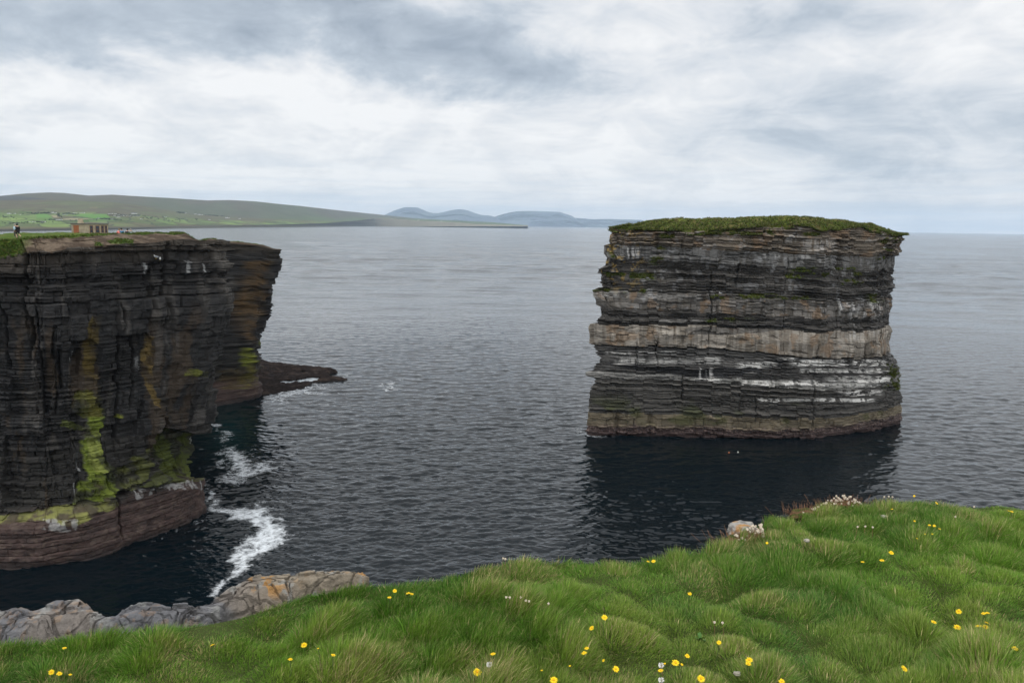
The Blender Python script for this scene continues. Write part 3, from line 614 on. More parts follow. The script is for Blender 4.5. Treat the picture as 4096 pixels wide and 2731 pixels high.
ALG = [  # polygons in a zoomed crop, colour, strength, softness
    ([(470, 480), (555, 480), (545, 560), (548, 680), (580, 740), (600, 860), (560, 900), (440, 930), (370, 950), (410, 840), (440, 760), (430, 650), (470, 570)], (.155, .20, .022), .95),
    ([(480, 560), (540, 560), (545, 690), (560, 760), (480, 760), (450, 690)], (.26, .29, .07), .8),
    ([(830, 520), (1000, 560), (1110, 590), (1110, 660), (1075, 690), (1060, 800), (900, 800), (820, 740), (800, 650)], (.075, .095, .014), .85),
    ([(600, 760), (700, 680), (800, 640), (780, 760), (700, 860), (600, 870)], (.13, .14, .035), .8),
    ([(820, 740), (1075, 720), (1060, 800), (1000, 820), (820, 830), (720, 850)], (.085, .10, .015), .6),
    ([(-200, 1000), (0, 985), (200, 975), (380, 950), (600, 890), (640, 940), (480, 1000), (400, 1050), (200, 1030), (0, 1045), (-200, 1060)], (.20, .205, .055), .85),
    ([(440, -60), (515, -60), (520, 60), (500, 200), (520, 330), (545, 480), (470, 480), (440, 300), (450, 100)], (.12, .085, .014), .65),
    ([(440, 330), (540, 380), (560, 480), (460, 490), (380, 440)], (.13, .14, .02), .55),
    ([(780, 60), (820, 60), (822, 280), (845, 440), (800, 420), (775, 200)], (.17, .115, .03), .7),
    ([(330, 500), (400, 520), (480, 545), (440, 570), (330, 540)], (.14, .17, .03), .6),
    ([(1265, 90), (1345, 145), (1315, 240), (1335, 300), (1285, 330), (1275, 200)], (.20, .22, .03), .9),
    ([(1250, 250), (1340, 260), (1345, 310), (1240, 330)], (.12, .11, .015), .7),
    ([(1260, -330), (1400, -330), (1390, -120), (1300, 90), (1240, 80), (1230, -150)], (.15, .085, .025), .55),
    ([(1390, 80), (1420, 90), (1400, 130), (1370, 110)], (.10, .12, .02), .9),
    ([(960, 235), (1060, 235), (1060, 262), (960, 268)], (.14, .15, .02), .7),
    ([(1180, 230), (1340, 200), (1340, 330), (1150, 330)], (.085, .06, .018), .6),
    ([(620, 470), (640, 470), (640, 490), (615, 490)], (.2, .22, .03), .9)]
GUA3 = [([(375, 150), (420, 150), (415, 200), (370, 200)], .8), ([(420, 600), (445, 600), (435, 770), (410, 770)], .8), ([(370, 830), (400, 830), (390, 900), (365, 890)], .5), ([(190, 1020), (410, 1020), (400, 1075), (330, 1080), (180, 1075)], .36), ([(1055, 590), (1090, 590), (1085, 660), (1055, 650)], .5),
        ([(720, -330), (770, -330), (765, -260), (725, -270)], .5), ([(1065, -330), (1085, -330), (1080, -250), (1065, -260)], .5), ([(980, -335), (1010, -335), (1000, -260), (985, -270)], .4), ([(720, 170), (765, 170), (760, 250), (725, 240)], .3), ([(700, 850), (830, 840), (1050, 800), (1060, 850), (850, 870), (720, 920)], .4)]
def make_cliff():
    cp = np.array(CP, float)
    pr, t = resample(cp, 1300, lambda Lt, n: np.r_[np.linspace(0, 95, 60)[:-1], np.linspace(95, 205, 1120), np.linspace(205, Lt, 121)[1:]])
    pr = smooth1(pr, 5); nu = len(pr)
    tg = np.gradient(pr[:, :2], axis=0); tg /= np.linalg.norm(tg, axis=1)[:, None]
    nrm = smooth1(np.stack([tg[:, 1], -tg[:, 0]], -1), 22); nrm /= np.linalg.norm(nrm, axis=1)[:, None]
    top = pr[:, :2]-nrm*pr[:, 2:3]+pr[:, 4:6]
    zt = z_from_px(top[:, 0], top[:, 1], ROCKTOP)
    zt = np.clip(smooth1(zt[:, None], 8)[:, 0]+n11(t*.35, t*0, o=3, seed=101)*.5, 30, 39.5)
    nv = 640
    v = np.linspace(0, 1, nv)[:, None]
    Z = zt[None]*(1-v)-2.4*v; U = np.broadcast_to(t[None], Z.shape)
    led = ss(pr[:, 3]+1.3, pr[:, 3]-.6, Z+n11(U*.25, Z*.0, o=3, seed=102)*1.0)     # 1 below the ledge
    back = pr[:, 2]*(1-led)*1.0+np.where(Z < pr[:, 3], np.clip((Z)/6, 0, 1)*.6, .6*(1-0*Z))
    k = np.clip((Z-3)/33, 0, 1)
    XB = pr[:, 0]-nrm[:, 0]*back+pr[:, 4]*k; YB = pr[:, 1]-nrm[:, 1]*back+pr[:, 5]*k
    px, py = project(np.stack([XB, YB, Z], -1))
    qx = px*1.3067+n11(U*.5, Z*.5, o=4, seed=103)*24; qy = (py-1300)*1.3067+n11(U*.5, Z*.5, o=4, seed=104)*24
    g = np.random.default_rng(21); unit = -np.diff(CLZ)
    edges, prm = mk_beds(CLF, unit, g)
    w = n11(XB*.06, YB*.06, o=3, seed=105)*.35+n11(U*.5, Z*.1, o=2, seed=106)*.12
    SL = np.clip(np.interp(-(Z+w), -np.array(CLZ, float), np.arange(len(CLZ))), .001, len(CLF)-.001)
    ib = np.clip(np.searchsorted(edges, SL, 'right')-1, 0, len(prm)-1); fr = (SL-edges[ib])/(edges[ib+1]-edges[ib])
    b = prm[ib]; lay = b[..., 5].astype(int)
    bi = np.floor(U/b[..., 1]+b[..., 2]).astype(int); bf = U/b[..., 1]+b[..., 2]-bi; hb = h2(bi, ib, 4); hb2 = h2(bi, ib, 8)
    jd = np.minimum(bf, 1-bf)*b[..., 1]
    pt = ss(.3, .62, fbm(U*.13, Z*.12, o=3, seed=127)); off = (b[..., 0]*(.35+.8*pt)+(hb-.5)*2*b[..., 3]*(.6+.6*pt))-.2*np.exp(-(jd/.08)**2)*(hb2 > .3)*np.where(lay == 6, .3, 1)
    ed = np.minimum(fr, 1-fr)*(edges[ib+1]-edges[ib])*unit[lay]; off -= .12*np.exp(-(ed/.07)**2)*(.3+.7*pt)
    off += n11(U*.07, Z*.05, o=3, seed=107)*1.5+n11(U*.28, Z*.22, o=4, seed=108)*.22+n11(U*1.3, Z*1.5, o=4, seed=109)*.22
    cb = 2.0*np.abs(vn(U*.16+3, Z*.02, 110)-.5); off += (ss(.15, .6, cb)-.5)*.5           # buttresses and gullies
    bx = np.floor(U/3.1+n11(Z*.2, U*0, seed=111)*.4).astype(int); by = np.floor(SL*3).astype(int); off += (h2(bx, by, 112)-.5)*1.15*(Z > 6)+(h2(np.floor(U/6.3+.3*n11(Z*.1, U*0, seed=150)).astype(int), np.floor(SL*1.3).astype(int), 151)-.5)*1.3*(Z > 6); bx2 = np.floor(U/1.15+h2(by, by*0, 128)*7).astype(int); by2 = np.floor(SL*6+.5*n11(U*.3, Z*.2, seed=129)).astype(int); off += (h2(bx2, by2, 137)-.5)*.38*(Z > 6)
    off -= fissures(U, Z, 3.4, .11, .7, 160)+fissures(U+1.3, Z, 6.1, .14, 1.2, 170)
    def P3(poly): return inpoly(qx, qy, poly)
    off -= 1.9*P3(ALG[2][0])+2.2*inpoly(qx, qy, [(588, 858), (690, 850), (680, 888), (595, 892)])+.8*inpoly(qx, qy, [(850, 470), (880, 480), (870, 540), (840, 530)])
    off += .5*P3(ALG[0][0])
    zx = px*1.96; zy = (py-700)*1.96
    off -= 1.1*np.exp(-((zx-1190+n11(Z*.5, Z*0, seed=113)*16)/14)**2)*ss(690, 720, zy)*ss(1080, 1020, zy)          # the long open joint
    off -= .9*np.exp(-((zx-1550)/22)**2)*ss(540, 560, zy)*ss(660, 640, zy)
    off += .55*ss(1700, 1725, zx)*ss(1800, 1780, zx)*ss(560, 620, zy)*ss(1250, 1000, zy)
    P = np.stack([XB+nrm[:, 0]*off, YB+nrm[:, 1]*off, Z], -1)
    lc = np.array([l[4] for l in CLF])
    col = lc[lay]*.45*(b[..., 4]*(1+.36*(hb2-.5)))[..., None]*(.68+.6*fbm(U*.3, Z*.7, o=5, seed=114))[..., None]
    col = mix(col, (.014, .014, .015), ss(.48, .62, fbm(U*.6, Z*.06, o=4, seed=115))*.55*(Z > 6))
    col = mix(col, (.085, .055, .028), ss(.61, .72, fbm(U*.55, Z*.14, o=4, seed=116))*.35*ss(31, 27, Z))
    col = mix(col, (.075, .069, .062), ss(.60, .70, fbm(U*.9, Z*.16, o=4, seed=117))*.55*(lay <= 3))
    col = mix(col, (.115, .105, .092), ss(1700, 1725, zx)*ss(1800, 1780, zx)*ss(560, 620, zy)*ss(1250, 1000, zy)*.6*ss(.35, .6, fbm(U, Z*.8, o=3, seed=118)))
    col = mix(col, (.055, .045, .034), ss(3.0, .2, zt[None]-Z+n11(U*.4, Z*.4, seed=119))*.8)
    # shore zone: red-brown encrusted ledge, black at the water
    shore = ss(6.4, 5.0, Z+n11(U*.3, Z*.2, o=3, seed=120)*.9)
    rc = mix(np.broadcast_to(np.array([.055, .034, .029]), col.shape), (.10, .074, .058), ss(.5, .7, fbm(U*2.2, Z*3, o=4, seed=121))*.6)
    rc = mix(rc, (.036, .024, .021), ss(.5, .65, fbm(U*.8, Z*2.2, o=4, seed=122))*.8)
    col = mix(col, rc, shore*.92); col = mix(col, (.022, .016, .015), ss(1.1, .2, Z+n11(U*.5, Z*0, seed=123)*.6)*.8)
    for poly, c, a in ALG:
        m = P3(poly)*(.15+.85*ss(.38, .58, fbm(XB*.8+YB*.4, YB*.8-XB*.3+Z*.7, o=4, seed=124)))
        cc = np.array(c)*.85*(.5+1.0*fbm(XB*.9+YB*.4, YB*.9-XB*.3+Z*.6, o=5, seed=125))[..., None]
        col = mix(col, cc, np.clip(m*a, 0, 1))
    for poly, a in GUA3:
        col = mix(col, (.50, .51, .50), P3(poly)*a*ss(.44, .62, fbm(XB*2+YB, YB*2-XB*.6+Z*.6, o=4, seed=126)))
    o = grid('cliff', P, rock_mat('cliff_rock', .9, 2.6, .6, .2, .8, .38, .35), col, smooth=False)
    tag(o, 'dark banded sea cliff streaked yellow green above a reddish wave cut ledge', kind='structure')
    # ---- top: bare soil bank, then turf
    edge = P[0, :, :2]; inner = pr[:, 6:8]
    d = np.linalg.norm(inner-edge, axis=1); ns, ng = 34, 46
    bank = np.interp(project(np.c_[edge, zt])[0], [-400, 130, 300, 740, 800, 1130], [2.0, 2.5, 4.5, 5.0, 3.0, 2.5])
    rows = []; zr = []; soil = []
    tl = z_from_px(*(edge+(inner-edge)*(bank/d)[:, None]).T, TURF)
    tl = np.clip(tl, zt+.05, 41.5)
    lip = n11(t*.35, t*0, o=4, seed=130)*.5+n11(t*1.6, t*0, o=3, seed=131)*.22
    for i in range(ns):
        f = i/(ns-1); rows.append(edge+(inner-edge)*(np.maximum(bank+lip*1.4*(f > .6), .3)*f/d)[:, None]); zr.append(zt-.15+(tl-zt+.15)*f**.85); soil.append(np.full(nu, 1.0-f))
    for i in range(1, ng):
        f = i/(ng-1); b0 = rows[ns-1]; rows.append(b0+(inner-b0)*f**1.5)
        D0 = np.hypot(b0[:, 0], b0[:, 1]); D1 = np.hypot(rows[-1][:, 0], rows[-1][:, 1]); zr.append(np.minimum(tl-.2*f, E-(E-tl)*D1/D0-.25*ss(0, .1, f))); soil.append(np.full(nu, -f))
    R = np.array(rows); ZZ = np.array(zr); so_ = np.array(soil)
    nz = n11(R[..., 0]*.5, R[..., 1]*.5, o=4, seed=132)
    ZZ = ZZ+(nz*.22-.10)*(so_ < .98)+n11(R[..., 0]*2, R[..., 1]*2, o=3, seed=133)*.12*(so_ < .98)
    grassy = ss(.10, .02, so_+nz*.06)
    ppx, ppy = project(np.stack([R[..., 0], R[..., 1], ZZ], -1))
    gl = ss(150, 60, ppx+nz*60)*ss(1060, 1040, ppy)                     # grass runs down to the rock at the near end
    gp = inpoly(ppx+nz*10, ppy+nz*6, [(432, 965), (470, 953), (530, 957), (530, 980), (440, 975)])+inpoly(ppx+nz*10, ppy+nz*6, [(385, 972), (405, 972), (410, 985), (388, 985)])+inpoly(ppx, ppy, [(990, 995), (1040, 1000), (1040, 1010), (1000, 1010)])
    grassy = np.clip(np.maximum(np.maximum(grassy, gl), np.clip(gp, 0, 1)*.8), 0, 1)
    sc2 = mix(np.broadcast_to(np.array([.065, .048, .035]), ZZ.shape+(3,)), (.13, .10, .073), ss(.48, .68, fbm(R[..., 0]*.8, R[..., 1]*.8+ZZ*1.5, o=5, seed=134)))
    gg = mix(np.broadcast_to(np.array([.055, .095, .014]), ZZ.shape+(3,)), (.10, .11, .025), ss(.5, .7, fbm(R[..., 0]*.7, R[..., 1]*.7, o=4, seed=135)))
    o2 = grid('headland', np.concatenate([R, ZZ[..., None]], -1), rock_mat('headland_turf', 2.2, 1.5, .8, .25, .95, .4, .1), mix(sc2, gg, grassy), smooth=False, flip=True)
    tag(o2, 'flat grassy headland above the dark cliff with a bare brown soil bank', kind='structure')
    g2 = np.random.default_rng(31); c = np.argwhere((grassy > .7) & (ppx > -100) & (ppx < 1200) & (np.arange(len(R))[:, None] < ns+18))
    c = c[g2.integers(0, len(c), 9000)]
    tf = tufts('turf', np.concatenate([R, ZZ[..., None]], -1)[c[:, 0], c[:, 1]]+g2.normal(size=(9000, 3))*[.1, .1, .02], .17, .12, g2, None, ((.05, .09, .014), (.10, .11, .025), (.07, .12, .016)))
    tag(tf, 'short tufted turf along the brow of the headland', kind='stuff')
    return o2, R, ZZ
def headland_z(R, ZZ, x, y):
    d = (R[..., 0]-x)**2+(R[..., 1]-y)**2; i = np.unravel_index(np.argmin(d), d.shape); return ZZ[i]
# ------------------------------------------------------------------ low reef off the point
def z4(X, Y): return 1000+X/3.36, 1300+Y/3.36
def make_reef():
    out = [z4(*p) for p in ((-60, 560), (120, 480), (300, 503), (570, 530), (760, 560), (1000, 580), (1185, 632), (1075, 672), (1200, 700), (1345, 724), (1300, 752), (940, 765), (750, 835), (600, 875), (400, 920), (130, 945), (-60, 960))]
    pw = np.array([at_z(x, y, .1)[:2] for x, y in out])
    x0, x1 = pw[:, 0].min()-3, pw[:, 0].max()+3; y0, y1 = pw[:, 1].min()-3, pw[:, 1].max()+3
    X, Y = np.meshgrid(np.arange(x0, x1, .16), np.arange(y0, y1, .22))
    wx = X+n11(X*.4, Y*.4, o=4, seed=140)*1.0; wy = Y+n11(X*.4, Y*.4, o=4, seed=141)*1.6
    ins = inpoly(wx, wy, pw)
    for _ in range(3):
        q = np.pad(ins, 2, mode='edge'); ins = sum(q[i:i+ins.shape[0], j:j+ins.shape[1]] for i in range(5) for j in range(5))/25
    px, py = project(np.stack([X, Y, X*0+.3], -1)); zx = (px-1000)*3.36; zy = (py-1300)*3.36
    pool = inpoly(zx+n11(X, Y, o=3, seed=142)*26, zy+n11(X, Y, o=3, seed=143)*9, [(370, 778), (440, 742), (560, 738), (700, 718), (800, 700), (950, 705), (900, 742), (700, 762), (520, 778)])
    pool2 = inpoly(zx, zy+n11(X, Y, o=3, seed=143)*6, [(640, 640), (740, 632), (790, 640), (720, 650)])
    rid = ss(80, -30, np.abs(zy-(560+.06*zx)))*.9
    Z = -1.6+ins*(1.75+.55*fbm(X*.3, Y*.3, o=4, seed=144)+.3*n11(X*1.2, Y*1.2, o=4, seed=145)+rid*.9+1.6*ss(300, 0, zx))
    Z = np.where(pool+pool2 > 0, np.minimum(Z, -.02), Z)
    c = mix(np.broadcast_to(np.array([.018, .014, .013]), X.shape+(3,)), (.040, .030, .025), ss(.5, .7, fbm(X*.7, Y*.7, o=4, seed=146))); c = mix(c, (.02, .018, .018), ss(.35, .05, Z))
    o = grid('reef', np.stack([X, Y, Z], -1), rock_mat('reef_rock', 1.2, 1, .6, .15, .95, .4, .05), c, smooth=False)
    tag(o, 'low dark wave washed rock reef running out from the foot of the cliff', kind='structure')
    pp = np.array([at_z(*z4(*p), .12) for p in ((360, 784), (440, 738), (600, 728), (800, 692), (960, 700), (900, 748), (700, 770), (520, 786))]); pp[:, 2] = .12
    bm = bmesh.new(); bm.faces.new([bm.verts.new(p) for p in pp[::-1]])
    m, nt, nd, L = new_mat('pool_water'); p = N(nt, 'ShaderNodeBsdfPrincipled', Roughness=.10, IOR=1.33); p.inputs['Base Color'].default_value = (.35, .38, .40, 1)
    nn = N(nt, 'ShaderNodeTexNoise', Scale=.9, Detail=3.); bb = N(nt, 'ShaderNodeBump', Strength=.15, Distance=.05); L.new(nn.outputs['Fac'], bb.inputs['Height']); L.new(bb.outputs[0], p.inputs['Normal'])
    oo = N(nt, 'ShaderNodeOutputMaterial'); L.new(p.outputs[0], oo.inputs['Surface'])
    tag(bmobj('tide_pool', bm, m), 'pale foamy still pool lying in the dark reef', kind='structure')
# ------------------------------------------------------------------ far coast and mountains
RIDGE1 = [(-900, 815), (0, 802), (153, 800.5), (255, 802), (459, 810), (587, 827), (714, 849), (800, 860), (1000, 872), (1200, 880), (1365, 886), (1500, 889), (1700, 892), (1900, 898), (2106, 902)]
RIDGE2 = [(-900, 800), (-400, 793), (0, 784), (102, 774), (194, 770), (255, 772), (357, 782.6), (449, 779), (561, 786), (689, 793), (826, 802), (918, 800.5), (1020, 805.6), (1122, 817), (1200, 824), (1365, 843), (1437, 850.5), (1514, 858), (1658, 873.8), (1813, 882.6), (1968, 889), (2056, 897), (2112, 902.0)]
WATER = [(-900, 932), (0, 926), (418, 920), (765, 913), (1200, 908), (1515, 904), (1700, 902.6), (2112, 902.4)]
SHORE = [(-900, 925), (0, 918), (418, 912), (765, 905), (1100, 899), (1200, 896), (1300, 893), (1440, 881), (1515, 871), (1560, 873), (1658, 882), (1813, 889), (1900, 896), (1968, 898), (2112, 902.2)]
def make_far():
    xs = np.linspace(-900, 2112, 1150); ip = lambda l: np.interp(xs, *np.array(l, float).T)
    W, SH, R1, R2 = ip(WATER), ip(SHORE), ip(RIDGE1), ip(RIDGE2)
    R1 = np.minimum(R1, SH-1.0); R2 = np.minimum(R2, R1-.2)
    D0 = at_z(xs, np.maximum(W, 899-.0157*(2048-xs)*1+6.5), 0.)[:, 1]
    D0 = np.minimum(D0, 9500)
    def layer(name, Ya, Yb, da, db, n, pw):
        v = np.linspace(0, 1, n)[:, None]
        Yy = Ya*(1-v)+Yb*v; D = da+(db-da)*v**pw
        P = at_y(np.broadcast_to(xs, Yy.shape), Yy, D); return P, v
    n1 = 130
    sh, _ = layer('', W+3, SH, D0, D0+25, 14, 1.)
    P1, v1 = layer('', SH, R1, D0+25, D0+900+1300*ss(1500, 0, xs), n1, .9)
    P1[..., 2] += n11(P1[..., 0]*.006, P1[..., 1]*.003, o=4, seed=200)*5*np.sin(PI*v1)
    bk = P1[-1:].copy(); bk[..., 1] += 500; bk[..., 2] -= 60
    P = np.concatenate([sh, P1, bk])
    px, py = project(P)
    X, Y = P[..., 0], P[..., 1]; a = .5; U = X*math.cos(a)+Y*math.sin(a); V = -X*math.sin(a)+Y*math.cos(a)
    f1, f2, cid = voro(U/105+n11(U*.004, V*.004, seed=201)*.3, V/260, 202)
    fields = np.array([(.085, .125, .038), (.105, .155, .045), (.075, .095, .035), (.10, .11, .045), (.125, .175, .05), (.085, .08, .042), (.10, .135, .045), (.06, .08, .03)])
    c = 1.2*fields[(cid*7.99).astype(int)]*(.8+.4*fbm(X*.02, Y*.01, o=4, seed=203))[..., None]
    c = mix(c, (.030, .034, .022), ss(.09, .03, f2-f1)*.85)
    vv = np.concatenate([np.zeros((14, 1)), v1, np.ones((1, 1))])
    moor = mix(np.broadcast_to(np.array([.095, .085, .052]), P.shape), (.095, .105, .05), ss(.42, .62, fbm(X*.004, Y*.0022, o=5, seed=204))); moor = moor*(.75+.5*fbm(X*.02, Y*.01, o=4, seed=205))[..., None]
    up_ = ss(.50, .74, vv+n11(X*.003, Y*.001, o=4, seed=206)*.22)*ss(2000, 1200, px); c = mix(c, moor, up_)
    c = mix(c, (.055, .05, .035), ss(14, 3, py-SH+0*py)*0)
    low = ss(.10, .02, vv+n11(X*.01, Y*.002, seed=207)*.03); c = mix(c, (.085, .068, .043), low*.8*ss(1300, 900, px))
    for poly, k in (([(146, 856), (188, 857), (211, 871), (146, 871)], (.13, .29, .055)), ([(293, 860), (340, 856), (428, 857), (441, 872), (380, 875)], (.13, .29, .055)), ([(204, 861), (235, 862), (235, 870), (214, 870)], (.36, .31, .19)), ([(252, 875), (300, 872), (374, 876), (300, 880), (250, 879)], (.36, .32, .20)),
                    ([(144, 872), (212, 872), (206, 882), (146, 883)], (.13, .22, .055)), ([(300, 881), (400, 878), (480, 881), (400, 886), (310, 887)], (.11, .20, .05)), ([(75, 846), (127, 845), (125, 854), (78, 853)], (.10, .15, .045)), ([(660, 838), (740, 829), (722, 842), (680, 842)], (.09, .13, .05)), ([(355, 828), (392, 827), (390, 835), (360, 835)], (.18, .16, .085))):
        c = mix(c, np.array(k)*np.ones(3)*.72, inpoly(px, py, poly)*.9)
    rock = np.zeros(P.shape[:2]); rock[:14] = 1
    c = mix(c, mix(np.broadcast_to(np.array([.055, .053, .046]), P.shape), (.12, .115, .085), ss(.42, .62, fbm(X*.012, P[..., 2]*.06, o=4, seed=208))), rock)
    c = mix(c, (.24, .22, .165), rock*ss(1420, 1600, px)*.85)
    c = mix(c, (.30, .27, .22), rock*ss(.60, .68, fbm(X*.004, Y*0, o=3, seed=209))*ss(1700, 1800, px)*.5)
    fm = rock_mat('far_land', .01, 1, .0, .1, .95, .12, .05)
    tag(grid('far_hills', P, fm, c, smooth=True), 'green patchwork farmland slope and low cliffs along the far shore', kind='structure')
    # brown moor ridge behind
    Da = P1[-1, :, 1]+150; YA = np.minimum(R1+9, W-1)
    P2, v2 = layer('', YA, R2, Da, Da+1800, 60, 1.)
    P2[..., 2] += n11(P2[..., 0]*.002, P2[..., 1]*.001, o=4, seed=210)*12*np.sin(PI*v2)*ss(2000, 900, xs)
    bk = P2[-1:].copy(); bk[..., 1] += 900; bk[..., 2] -= 120; P2 = np.concatenate([P2, bk])
    X, Y = P2[..., 0], P2[..., 1]; px, py = project(P2)
    c = mix(np.broadcast_to(np.array([.088, .080, .055]), P2.shape), (.080, .088, .052), ss(.45, .65, fbm(X*.002, Y*.001, o=5, seed=211)))*(.8+.4*fbm(X*.01, Y*.004, o=4, seed=212))[..., None]
    c = mix(c, (.085, .115, .045), ss(860, 885, py+n11(X*.003, Y*.001, seed=213)*14)*ss(900, 1150, px)*.8)
    c = mix(c, (.035, .042, .050), inpoly(px, py, [(-900, 770), (0, 783), (60, 783), (200, 797), (0, 803), (-900, 815)])*.6)      # conifer plantation
    tag(grid('moor', P2, fm, c, smooth=True), 'brown grey moorland ridge rising behind the far farmland', kind='structure')
    # blue mountains
    z5 = lambda l: [(1500+x/2.352, 740+y/2.352) for x, y in l]
    RA = z5([(-60, 345), (20, 318), (85, 285), (170, 245), (225, 226), (275, 211), (340, 209), (400, 213), (450, 233), (500, 255), (550, 266), (600, 265), (660, 251), (720, 237), (790, 228), (840, 234), (880, 243), (950, 268), (1000, 283), (1075, 287), (1125, 300), (1180, 330), (1260, 378)])
    RB = z5([(980, 378), (1060, 330), (1125, 300), (1200, 275), (1270, 259), (1330, 248), (1450, 244), (1600, 249), (1740, 254), (1790, 272), (1850, 290), (1880, 310), (1920, 338), (1960, 360), (1985, 379)])
    RC = z5([(1700, 330), (1880, 311), (1985, 316), (2000, 321), (2080, 322), (2200, 320), (2352, 324), (2500, 328), (2700, 379)])
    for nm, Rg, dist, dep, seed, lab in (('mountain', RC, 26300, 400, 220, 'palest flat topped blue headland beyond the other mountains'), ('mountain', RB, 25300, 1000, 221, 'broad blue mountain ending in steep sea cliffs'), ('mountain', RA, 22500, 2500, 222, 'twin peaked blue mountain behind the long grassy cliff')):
        l = np.array(Rg); x = np.linspace(l[0, 0], l[-1, 0], 320); yr = np.interp(x, l[:, 0], l[:, 1]); yr = smooth1(yr[:, None], 3)[:, 0]
        v = np.linspace(0, 1, 40)[:, None]; yb = np.interp(x, [1450, 2600], [905.0, 905.0])+0*x
        D = dist+dep*v; Yy = yb*(1-v**.8)+np.minimum(yr, yb-.3)*v**.8
        P = at_y(np.broadcast_to(x, Yy.shape), Yy, D)
        hmx = np.maximum(P[-1, :, 2], 1)
        P[..., 1] += n11(P[..., 0]*.0006, v*2+0*P[..., 0], o=4, seed=seed)*1500*np.sin(PI*v)
        bk = P[-1:].copy(); bk[..., 1] += dep; bk[..., 2] = -5; P = np.concatenate([P, bk])
        P[0, :, 2] = -5
        c = mix(np.broadcast_to(np.array([.065, .080, .105]), P.shape), (.085, .105, .115), ss(.45, .65, fbm(P[..., 0]*.0012, P[..., 2]*.006, o=4, seed=seed+5)))  # slope colour tinted blue, part of the distant haze put into it
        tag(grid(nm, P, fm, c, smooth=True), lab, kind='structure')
    return np.concatenate([sh, P1]), project(np.concatenate([sh, P1]))
HOUSES = [  # x, y in the photograph, width in photograph px, label
    ("white farmhouses strung out under the brown moor beside the picture edge", [(34, 855, 8), (42, 855, 6), (60, 855.5, 6)]),
    ("small pale cottage just below the string of white farmhouses", [(80, 859.5, 5)]),
    ("long white farmhouse among trees directly above the bright green square field", [(210, 852.5, 9), (222, 853, 7)]),
    ("small cottage in the row above the wide bright green field", [(295, 852.8, 5), (305, 853, 5), (321, 852.5, 5), (334, 852.5, 7)]),
    ("grey shed beside the straw coloured field", [(257, 859.5, 6), (266, 859.8, 5)]),
    ("white farm building in the lowest cluster near the shore", [(118, 888.5, 6), (127, 889, 5), (137, 889, 6), (168, 888, 8), (178, 888.5, 8)]),
    ("white house at the end of the long straw field", [(224, 880, 6), (234, 879.5, 7), (246, 880, 7)]),
    ("lone white cottage under the wide green field", [(392, 874, 6), (402, 875, 5)]),
    ("grey farmhouse beside the dark hedge of trees above the lookout hut", [(448, 877.8, 7), (457, 878.3, 6)]),
    ("pale bungalow in the upper row of the scattered village", [(436, 856, 6), (447, 855.8, 6), (460, 856, 7)]),
    ("white house in the middle row of the scattered village", [(459, 863.5, 6), (473, 862, 6), (490, 863.5, 8), (503, 864, 7)]),
    ("bright white house standing lowest in the scattered village", [(468, 870, 6), (477, 869.5, 8)]),
    ("long pale farm shed uphill of the village", [(531, 855.5, 10), (541, 856, 9)]),
    ("grey gabled house at the village edge among dark trees", [(518, 866, 6), (535, 866.5, 6), (548, 865, 6), (556, 866, 5)]),
    ("small white cottage on its own below the village", [(562, 876.8, 6), (568, 877.5, 4)]),
    ("grey roofed house standing alone on the open slope beyond the village", [(663, 869, 7)]),
    ("white cottage at the foot of the moor beside the dark conifer clump", [(742, 853.5, 6), (780, 857.5, 6), (797, 856.5, 7), (808, 857, 5)]),
    ("isolated white cottage in the fields farther along the shore", [(837, 879.5, 6)]),
    ("white gabled farmhouse on the slope where the fields thin out", [(907, 872.5, 8), (915, 873, 6)]),
    ("last low white cottage before the coast turns to cliffs", [(959, 875.5, 6)]),
    ("tiny white house on top of the long grassy cliff", [(1674, 878, 5)]),
    ("tiny white hut near the low end of the grassy cliff", [(1766, 883, 5)])]
def make_houses(FP, FPX):
    px, py = FPX; wall = plain('house_wall', (.72, .72, .70), .8, .06); wg = plain('house_wall_grey', (.42, .43, .43), .85, .1); roof = plain('house_roof', (.075, .08, .09), .7, .15)
    g = random.Random(4)
    bm = bmesh.new(); box(bm, -.5, .5, -.25, .25, 0, .26)
    me_w = bpy.data.meshes.new('wall'); 
    a = [bm.verts.new(p) for p in ((-.5, -.25, .26), (-.5, .25, .26), (-.5, 0, .45))]; bm.faces.new(a); b = [bm.verts.new(p) for p in ((.5, -.25, .26), (.5, .25, .26), (.5, 0, .45))]; bm.faces.new(b[::-1])
    bm.to_mesh(me_w); bm.free()
    bm = bmesh.new()
    v = [bm.verts.new(p) for p in ((-.53, -.29, .245), (.53, -.29, .245), (.53, 0, .47), (-.53, 0, .47), (.53, .29, .245), (-.53, .29, .245))]; bm.faces.new((v[0], v[1], v[2], v[3])); bm.faces.new((v[3], v[2], v[4], v[5]))
    for s in (-.42, .42): box(bm, s-.04, s+.04, -.05, .05, .42, .56)
    me_r = bpy.data.meshes.new('roof'); bm.to_mesh(me_r); bm.free(); me_r.materials.append(roof)
    me_w.materials.append(wall); me_g = me_w.copy(); me_g.materials[0] = wg
    for lab, lst in HOUSES:
        for (x, y, w) in lst:
            i = np.unravel_index(np.argmin((px-x)**2+((py-y)*2)**2), px.shape); P = FP[i]; D = P[1]
            r = empty('cottage', P, g.uniform(-.5, .5)); wd = w*D/F*1.25; r.scale = (wd, wd*.9, wd*.85)
            tag(r, lab, 'house', 'white cottages scattered over the far farmland')
            link('wall', me_g if 'grey' in lab else me_w, None, r); link('roof', me_r, None, r)
